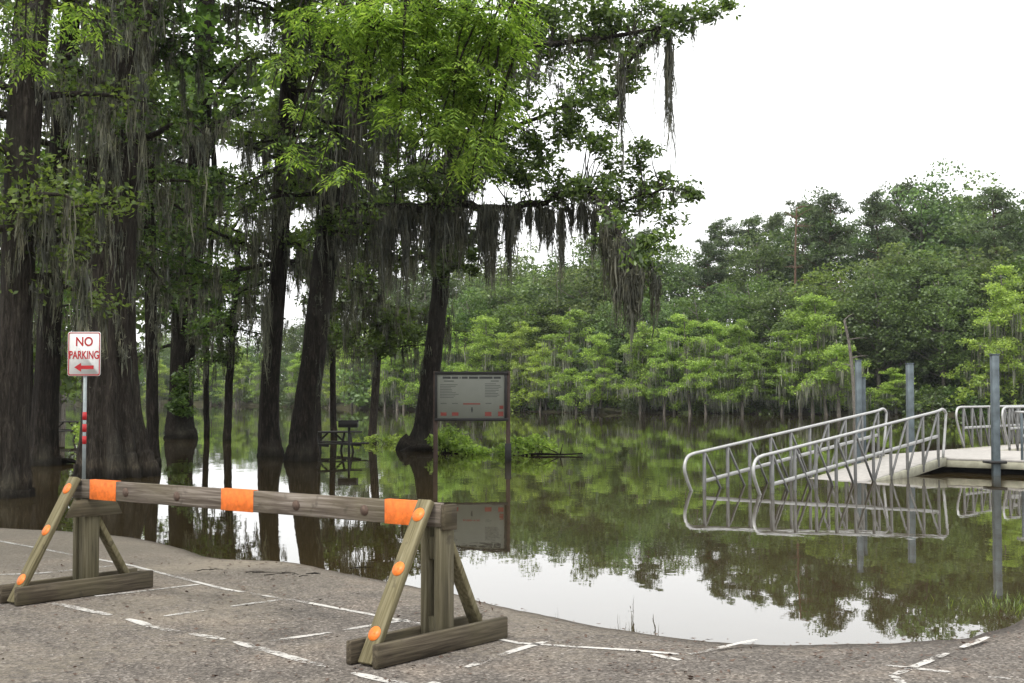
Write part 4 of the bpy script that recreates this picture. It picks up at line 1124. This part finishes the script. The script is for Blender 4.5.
protos = {"cyp": [far_cypress(s, 11) for s in range(4)], "broad": [far_broadleaf(20 + s, 16, m_, sp) for s, (m_, sp) in enumerate((("leaf_forest", .29), ("leaf_forest", .25), ("leaf_mid", .30), ("leaf_mid", .25)))],
          "swamp": [far_broadleaf(80, 14, "leaf_mid", .30, 46, 80), far_broadleaf(81, 14, "leaf_mid", .26, 40, 80)], "pine": [far_pine(40 + s) for s in range(3)], "shrub": [far_shrub(60, "leaf_mid"), far_shrub(61, "leaf_cypress"), far_shrub(62, "leaf_forest")]}
H0 = {"cyp": 11.0, "broad": 16.0, "swamp": 14.0, "pine": 20.0, "shrub": 2.4}
used = set()
def plant(kind, px, D, z, height, label, group, variant=None, wide=1.0):
    v = rl.randrange(len(protos[kind])) if variant is None else variant
    src = protos[kind][v]; s = height / H0[kind]
    loc = ((px - CX) / F * D, D, z); rz = rl.uniform(0, 2 * PI)
    if src.name not in used:
        used.add(src.name); src.location = loc; src.rotation_euler = (0, 0, rz); src.scale = (s * wide, s * wide, s); src["label"] = label; o = src
    else: o = dup(src, loc, rz, (s * wide, s * wide, s), label)
    o["group"] = group
    return o
def top_to_height(px, py, D, z): return at(px, py, D)[2] - z

SKY = [(-400, 335), (0, 335), (270, 335), (340, 308), (400, 282), (440, 264), (520, 256), (560, 252), (620, 240), (690, 243), (720, 232), (760, 222), (800, 210), (850, 205), (900, 198), (940, 190), (985, 196), (1024, 206), (1150, 200), (1500, 190)]
def skyline(px): return float(np.interp(px, [a for a, b in SKY], [b for a, b in SKY]))
# front row along the far waterline: photo x, top y, label
FRONT = [(448, 318, "bright cypress on the far waterline just right of leaning root-flared trunk"), (470, 330, "pale cypress on the far waterline directly above the notice board"), (492, 318, "cypress on far waterline above the right half of the notice board"),
         (518, 322, "bright cypress with bare pale stems just right of the notice board"), (540, 345, "low cypress on far waterline above the drowned log"), (566, 308, "tall bright cypress below the long thin moss strand"), (592, 335, "cypress on far waterline left of the thick moss beard"),
         (640, 322, "shaded cypress right below the tip of the thick moss beard"), (664, 330, "cypress on far waterline right of the thick moss beard"), (690, 312, "broad bright cypress, moss curtain down to the water, left of bare grey stem"), (716, 322, "bright cypress with long grey moss left of the darker pair"),
         (742, 320, "narrow cypress with sparse crown above the low end of gangway"), (772, 345, "small cypress in the dark gap above the gangway"), (800, 302, "tallest bright cypress at waterline left of the dead leaning snag"), (826, 296, "wide moss-hung cypress beside the dead leaning snag"),
         (896, 368, "low bright green cypress left of the middle pile"), (1012, 270, "large bright layered cypress at the right edge behind the dock")]
for k, (px, ty, lb) in enumerate(FRONT):
    D = shoreD(px) - rl.uniform(-1.5, 1.0); h = top_to_height(px, ty, D, -.3)
    plant("cyp", px, D, -.3, h, lb, "cypresses along the far waterline", k % 4, 1.0 if h > 6 else 1.5)
for k, px in enumerate((-160, -90, -20, 48, 75, 160, 205, 240, 262, 298, 330, 352, 385, 404, 425, 1100, 1180)):
    D = shoreD(px) - rl.uniform(-1, 3); h = top_to_height(px, rl.uniform(345, 365) if px < 330 else rl.uniform(318, 345), D, -.3)
    plant("cyp", px, D, -.3, h, "hazy cypress on the distant shore seen between the dark left trunks" if px < 500 else "cypress on the far waterline past the right edge", "cypresses along the far waterline")
# middle row
WHERE = [(-2000, "on the distant left shore"), (440, "above the notice board"), (530, "behind the hanging moss right of centre"), (640, "in the gap right of the moss beard"), (720, "above the low end of the gangway"), (800, "above the dead snag"), (880, "above the middle pile"), (950, "above the dock"), (1030, "past the right edge")]
def where(px): return [w_ for x_, w_ in WHERE if px >= x_][-1]
px = -250.0
while px < 1250:
    D = shoreD(px) + rl.uniform(6, 14); z = bank_z(D - shoreD(px)); sk = skyline(px)
    h = top_to_height(px, sk + rl.uniform(38, 85) * (100 / D if D > 100 else 1), D, z)
    plant("broad", px, D, z, max(7, h), "rounded green tree of the middle rank " + where(px), "broadleaf trees of the middle rank on the far bank", None, rl.uniform(.95, 1.25))
    px += rl.uniform(24, 42) * 105 / D
px = -280.0
while px < 1300:
    D = shoreD(px) + rl.uniform(22, 50); z = bank_z(D - shoreD(px)); sk = skyline(px)
    kind = "pine" if rl.random() < .38 else "broad"
    h = top_to_height(px, sk + rl.uniform(-12, 12), D, z) * 1.02
    if kind == "pine": plant("pine", px, D, z, h, "tall dark pine on the skyline " + where(px), "pines on the skyline of the far bank", None, rl.uniform(.9, 1.15))
    else: plant("broad", px, D, z, h, "tall dull green tree on the skyline " + where(px), "broadleaf trees on the skyline of the far bank", rl.choice((0, 1, 1, 3)), rl.uniform(.8, 1.05))
    px += rl.uniform(17, 30) * 115 / D
for px, D, h, v in ((8, 58, 13, 0), (62, 74, 14, 1), (104, 88, 14, 0), (-40, 55, 14, 0), (-90, 70, 16, 1), (58, 52, 10, 1), (22, 46, 12, 0), (92, 50, 13, 1)):
    plant("swamp", px, D, -.35, h, "leafy tree standing in the flood between the dark trunks on the left", "leafy trees in the flooded wood", v, 1.0)
for px, ty in ((478, 285), (505, 272), (530, 268), (556, 280), (585, 262), (615, 258)):
    D = shoreD(px) + rl.uniform(14, 20); z = bank_z(17); plant("broad", px, D, z, top_to_height(px, ty, D, z), "dull green tree filling the far wood behind the hanging moss", "broadleaf trees of the middle rank on the far bank", rl.choice((0, 1)), 1.15)
# the dark evergreen mass on the right
for px, ty, dd in ((880, 262, 5), (915, 245, 8), (945, 270, 5), (975, 262, 10), (860, 290, 7)):
    D = shoreD(px) + dd; z = bank_z(dd); plant("broad", px, D, z, top_to_height(px, ty, D, z), "dark green dense tree rising close behind the dock's shore " + where(px), "dark dense trees behind the dock", 0, 1.05)
# shrubs at the waterline
for px in np.concatenate([np.arange(-120, 440, 34), np.arange(445, 1100, 21)]):
    px = float(px + rl.uniform(-9, 9)); D = shoreD(px) + rl.uniform(.5, 3.5); z = bank_z(D - shoreD(px)) - .2
    plant("shrub", px, D, z, rl.uniform(1.3, 2.6) if px < 840 else rl.uniform(2, 4), "dense green shrub at the far waterline " + where(px), "shrubs along the far waterline", None, rl.uniform(1.0, 1.4))
px = -200.0
while px < 1250:
    dd = rl.uniform(5, 26); D = shoreD(px) + dd; z = bank_z(dd) - .3
    plant("shrub", px, D, z, rl.uniform(3.6, 6.5) if px > 300 else rl.uniform(2.5, 4), "dark understorey bush in far wood " + where(px), "understorey bushes of the far wood", 2, rl.uniform(.9, 1.3))
    px += rl.uniform(9, 17) * 105 / D
for p_ in sum(protos.values(), []):
    if p_.name not in used:
        for c in list(p_.children): bpy.data.objects.remove(c)
        bpy.data.objects.remove(p_)
# dead snag and dead pine
def snag(px, ytop, ybase, D, z, r, label, name, mat, crook):
    b0 = np.array([(px - CX) / F * D, D, z]); zt = at(px, ytop, D)[2] - z
    t = thing(name, label, "dead tree", b0); tr = MB(); rs = random.Random(int(px))
    S = smooth_path([(0, 0, -.6), (0, 0, 0), (crook * .2, 0, zt * .4), (crook * .5, .1, zt * .75), (crook, .1, zt)], 5)
    tube(tr, S, np.linspace(r, r * .4, len(S)), n=9, rough=.04)
    o = tr.build("trunk", mat, t, smooth=True)
    for k in range(9 if zt < 10 else 26):
        p = S[int(len(S) * rs.uniform(.55, .98))]; az = rs.uniform(0, 2 * PI); L = rs.uniform(.4, 1.4) * (1 if zt < 10 else 1.5)
        e = p + np.array([math.cos(az) * L, math.sin(az) * L * .4, L * rs.uniform(-.1, .5)]); tr = MB(); tube(tr, [p, (p + e) / 2 + [0, 0, .06], e], [.05, .035, .012], n=5, cap=False)
        tr.build("bare_branch", mat, t)
    return t
snag(855, 320, 415, 92, -.4, .19, "bare grey leaning snag at the waterline left of the paired piles", "dead_tree", M["bark_far"], -.7)
snag(795, 208, 380, 121, 1.0, .17, "bare reddish dead pine standing above the tallest waterline cypress", "dead_pine", M["bark_pine"], .3)

# ------------------------------------------------------------------ plants in the water, logs, litter
def water_bush(px, py, D, rx, h, label, seed, n=26, leaf="leaf_cypress", size=.12):
    global R
    R = np.random.default_rng(seed); b0 = on_plane(px, py, WZ); b0 = np.array([(px - CX) / F * D, D, WZ])
    t = thing("water_shrub", label, "shrub", b0, "leafy shrubs in the flood"); st, cr = MB(), MB()
    for k in range(n):
        a = R.uniform(0, 2 * PI); r = R.uniform(0, 1) ** .6 * rx
        c = np.array([math.cos(a) * r, math.sin(a) * r * .7, R.uniform(.08, 1) * h * (1 - .5 * (r / rx) ** 2)])
        tube(st, [(c[0] * .3, c[1] * .3, -.3), c * [.7, .7, .6], c], [.012, .009, .004], n=4, cap=False)
        leaves(cr, ball(c, (.24, .24, .15), 42), size, .5, flat=.4)
    st.build("stem", M["bark_dark"], t); cr.build("crown", M[leaf], t)
    return t
water_bush(452, 455, 35.0, .6, .72, "bright leafy shrub seen under the notice board, left post", 301, 26)
water_bush(472, 457, 34.5, .5, .22, "low trailing greenery seen under the notice board near the right post", 302, 12)
water_bush(525, 455, 34.0, .75, .55, "bright leafy shrub in open water right of the notice board", 303, 32)
water_bush(395, 443, 42.0, 1.5, .22, "low green growth in the water left of the root-flared trunk", 304, 26)
water_bush(92, 455, 38.0, .7, .9, "sunlit green growth between no parking sign and second trunk", 305, 20)
def log(pts, D, r, label, name="driftwood_log", twigs=5):
    P = np.array([[(x - CX) / F * D, D + dy, z] for x, dy, z in pts]); b0 = P[0].copy()
    t = thing(name, label, "log", b0); mb = MB(); tube(mb, smooth_path(P, 4), np.linspace(r, r * .4, 4 * (len(P) - 1) + 1), n=8, rough=.06)
    mb.build("stem", M["bark_dark"], t, smooth=True, origin=b0)
    mb = MB()
    for k in range(twigs):
        q = P[random.randrange(len(P))]; e = q + np.array([random.uniform(-.5, .5), random.uniform(-.4, .4), random.uniform(.08, .35)]); tube(mb, [q, e], [.02, .008], n=5)
    mb.build("twig", M["bark_grey"], t, origin=b0)
log([(515, 0, WZ - .05), (535, .1, WZ + .04), (560, 0, WZ + .03), (583, .2, WZ + .05)], 33.5, .04, "drowned log poking out of the water right of notice board", twigs=2)
log([(402, 0, WZ - .1), (415, .2, WZ + .06), (440, .1, WZ + .10), (468, 0, WZ + .02)], 36.2, .14, "dark tangled log at the foot of the root-flared trunk", twigs=14)
log([(50, 0, WZ), (66, .1, WZ + .07), (80, 0, WZ + .03)], 29.5, .09, "dark floating log beside the second trunk on the left", twigs=4)

# grass tuft at the right edge
R = np.random.default_rng(90)
gp = on_plane(1022, 606, WZ)
gt = thing("grass_tuft", "short green grass tuft at the water edge on the right", "grass", (gp[0], gp[1], WZ))
mb = MB(); n = 330
P = np.stack([R.normal(0.12, .26, n), R.normal(0, .22, n), np.full(n, -.02)], 1); a = R.uniform(0, 2 * PI, n); L = R.uniform(.03, .09, n)
d = np.stack([np.cos(a) * .6, np.sin(a) * .6, np.ones(n)], 1) * L[:, None]; b = np.stack([-np.sin(a), np.cos(a), 0 * a], 1) * .005
mb.add(np.stack([P - b, P + b, P + d * .6 + b * .8, P + d], 1).reshape(-1, 3), np.arange(4 * n).reshape(n, 4)); mb.build("blade", M["leaf_mid"], gt)["kind"] = "stuff"
# leaf litter, twigs and grit on the asphalt
mb = MB(); n = 900
xy = []
while len(xy) < n:
    x, y = random.uniform(0, 1024), random.uniform(556, 680)
    sy = np.interp(x, [s[0] for s in SHORE], [s[1] for s in SHORE])
    band = math.exp(-max(0, y - sy) / 28)
    if y > sy + 6 and random.random() < .10 + .9 * band * (.35 + .65 * (math.sin(x * .031) > .1)): xy.append((x, y))
P = np.array([on_plane(x, y, .008) for x, y in xy])
leaves(mb, P, .035, .45, flat=.93)
tag(mb.build("leaf_litter", M["old_disc"]), "scattered dead leaves and grit on the asphalt", "litter", kind="stuff")
def twig_pile(px, py, label, n, spread):
    c = on_plane(px, py, .0); t = thing("twig_pile", label, "twigs", c, "twig drifts on the asphalt"); mb = MB()
    for k in range(n):
        q = np.array([random.gauss(0, spread), random.gauss(0, spread * .35), .012 + random.uniform(0, .012)]); a = random.gauss(0, .5); L = random.uniform(.06, .28)
        tube(mb, [q, q + np.array([math.cos(a) * L / 2, math.sin(a) * L / 2, .008]), q + np.array([math.cos(a) * L, math.sin(a + .3) * L, .0])], [.004, .0035, .002], n=5)
    mb.build("twig", M["bark_grey"], t)
twig_pile(205, 574, "scatter of dark twigs between the barricade frames", 8, .4)
twig_pile(285, 577, "small drift of twigs near the waterline past barricade beam", 7, .16)

# ------------------------------------------------------------------ air
m, nt, out = new_mat("thin_haze"); v = nt.nodes.new("ShaderNodeVolumePrincipled"); v.inputs["Color"].default_value = (.93, .96, 1, 1); v.inputs["Density"].default_value = .00016; v.inputs["Anisotropy"].default_value = .2
nt.links.new(v.outputs[0], out.inputs["Volume"])
hb = MB(); x_, y0_, y1_, z0_, z1_ = 900, -75, 700, -3.0, 34
hb.add([(-x_, y0_, z0_), (x_, y0_, z0_), (x_, y1_, z0_), (-x_, y1_, z0_), (-x_, y0_, z1_), (x_, y0_, z1_), (x_, y1_, z1_), (-x_, y1_, z1_)], np.array([[3, 2, 1, 0], [4, 5, 6, 7], [0, 1, 5, 4], [1, 2, 6, 5], [2, 3, 7, 6], [3, 0, 4, 7]]))
tag(hb.build("haze", m), None, kind="stuff")
SC.cycles.volume_bounces = 0
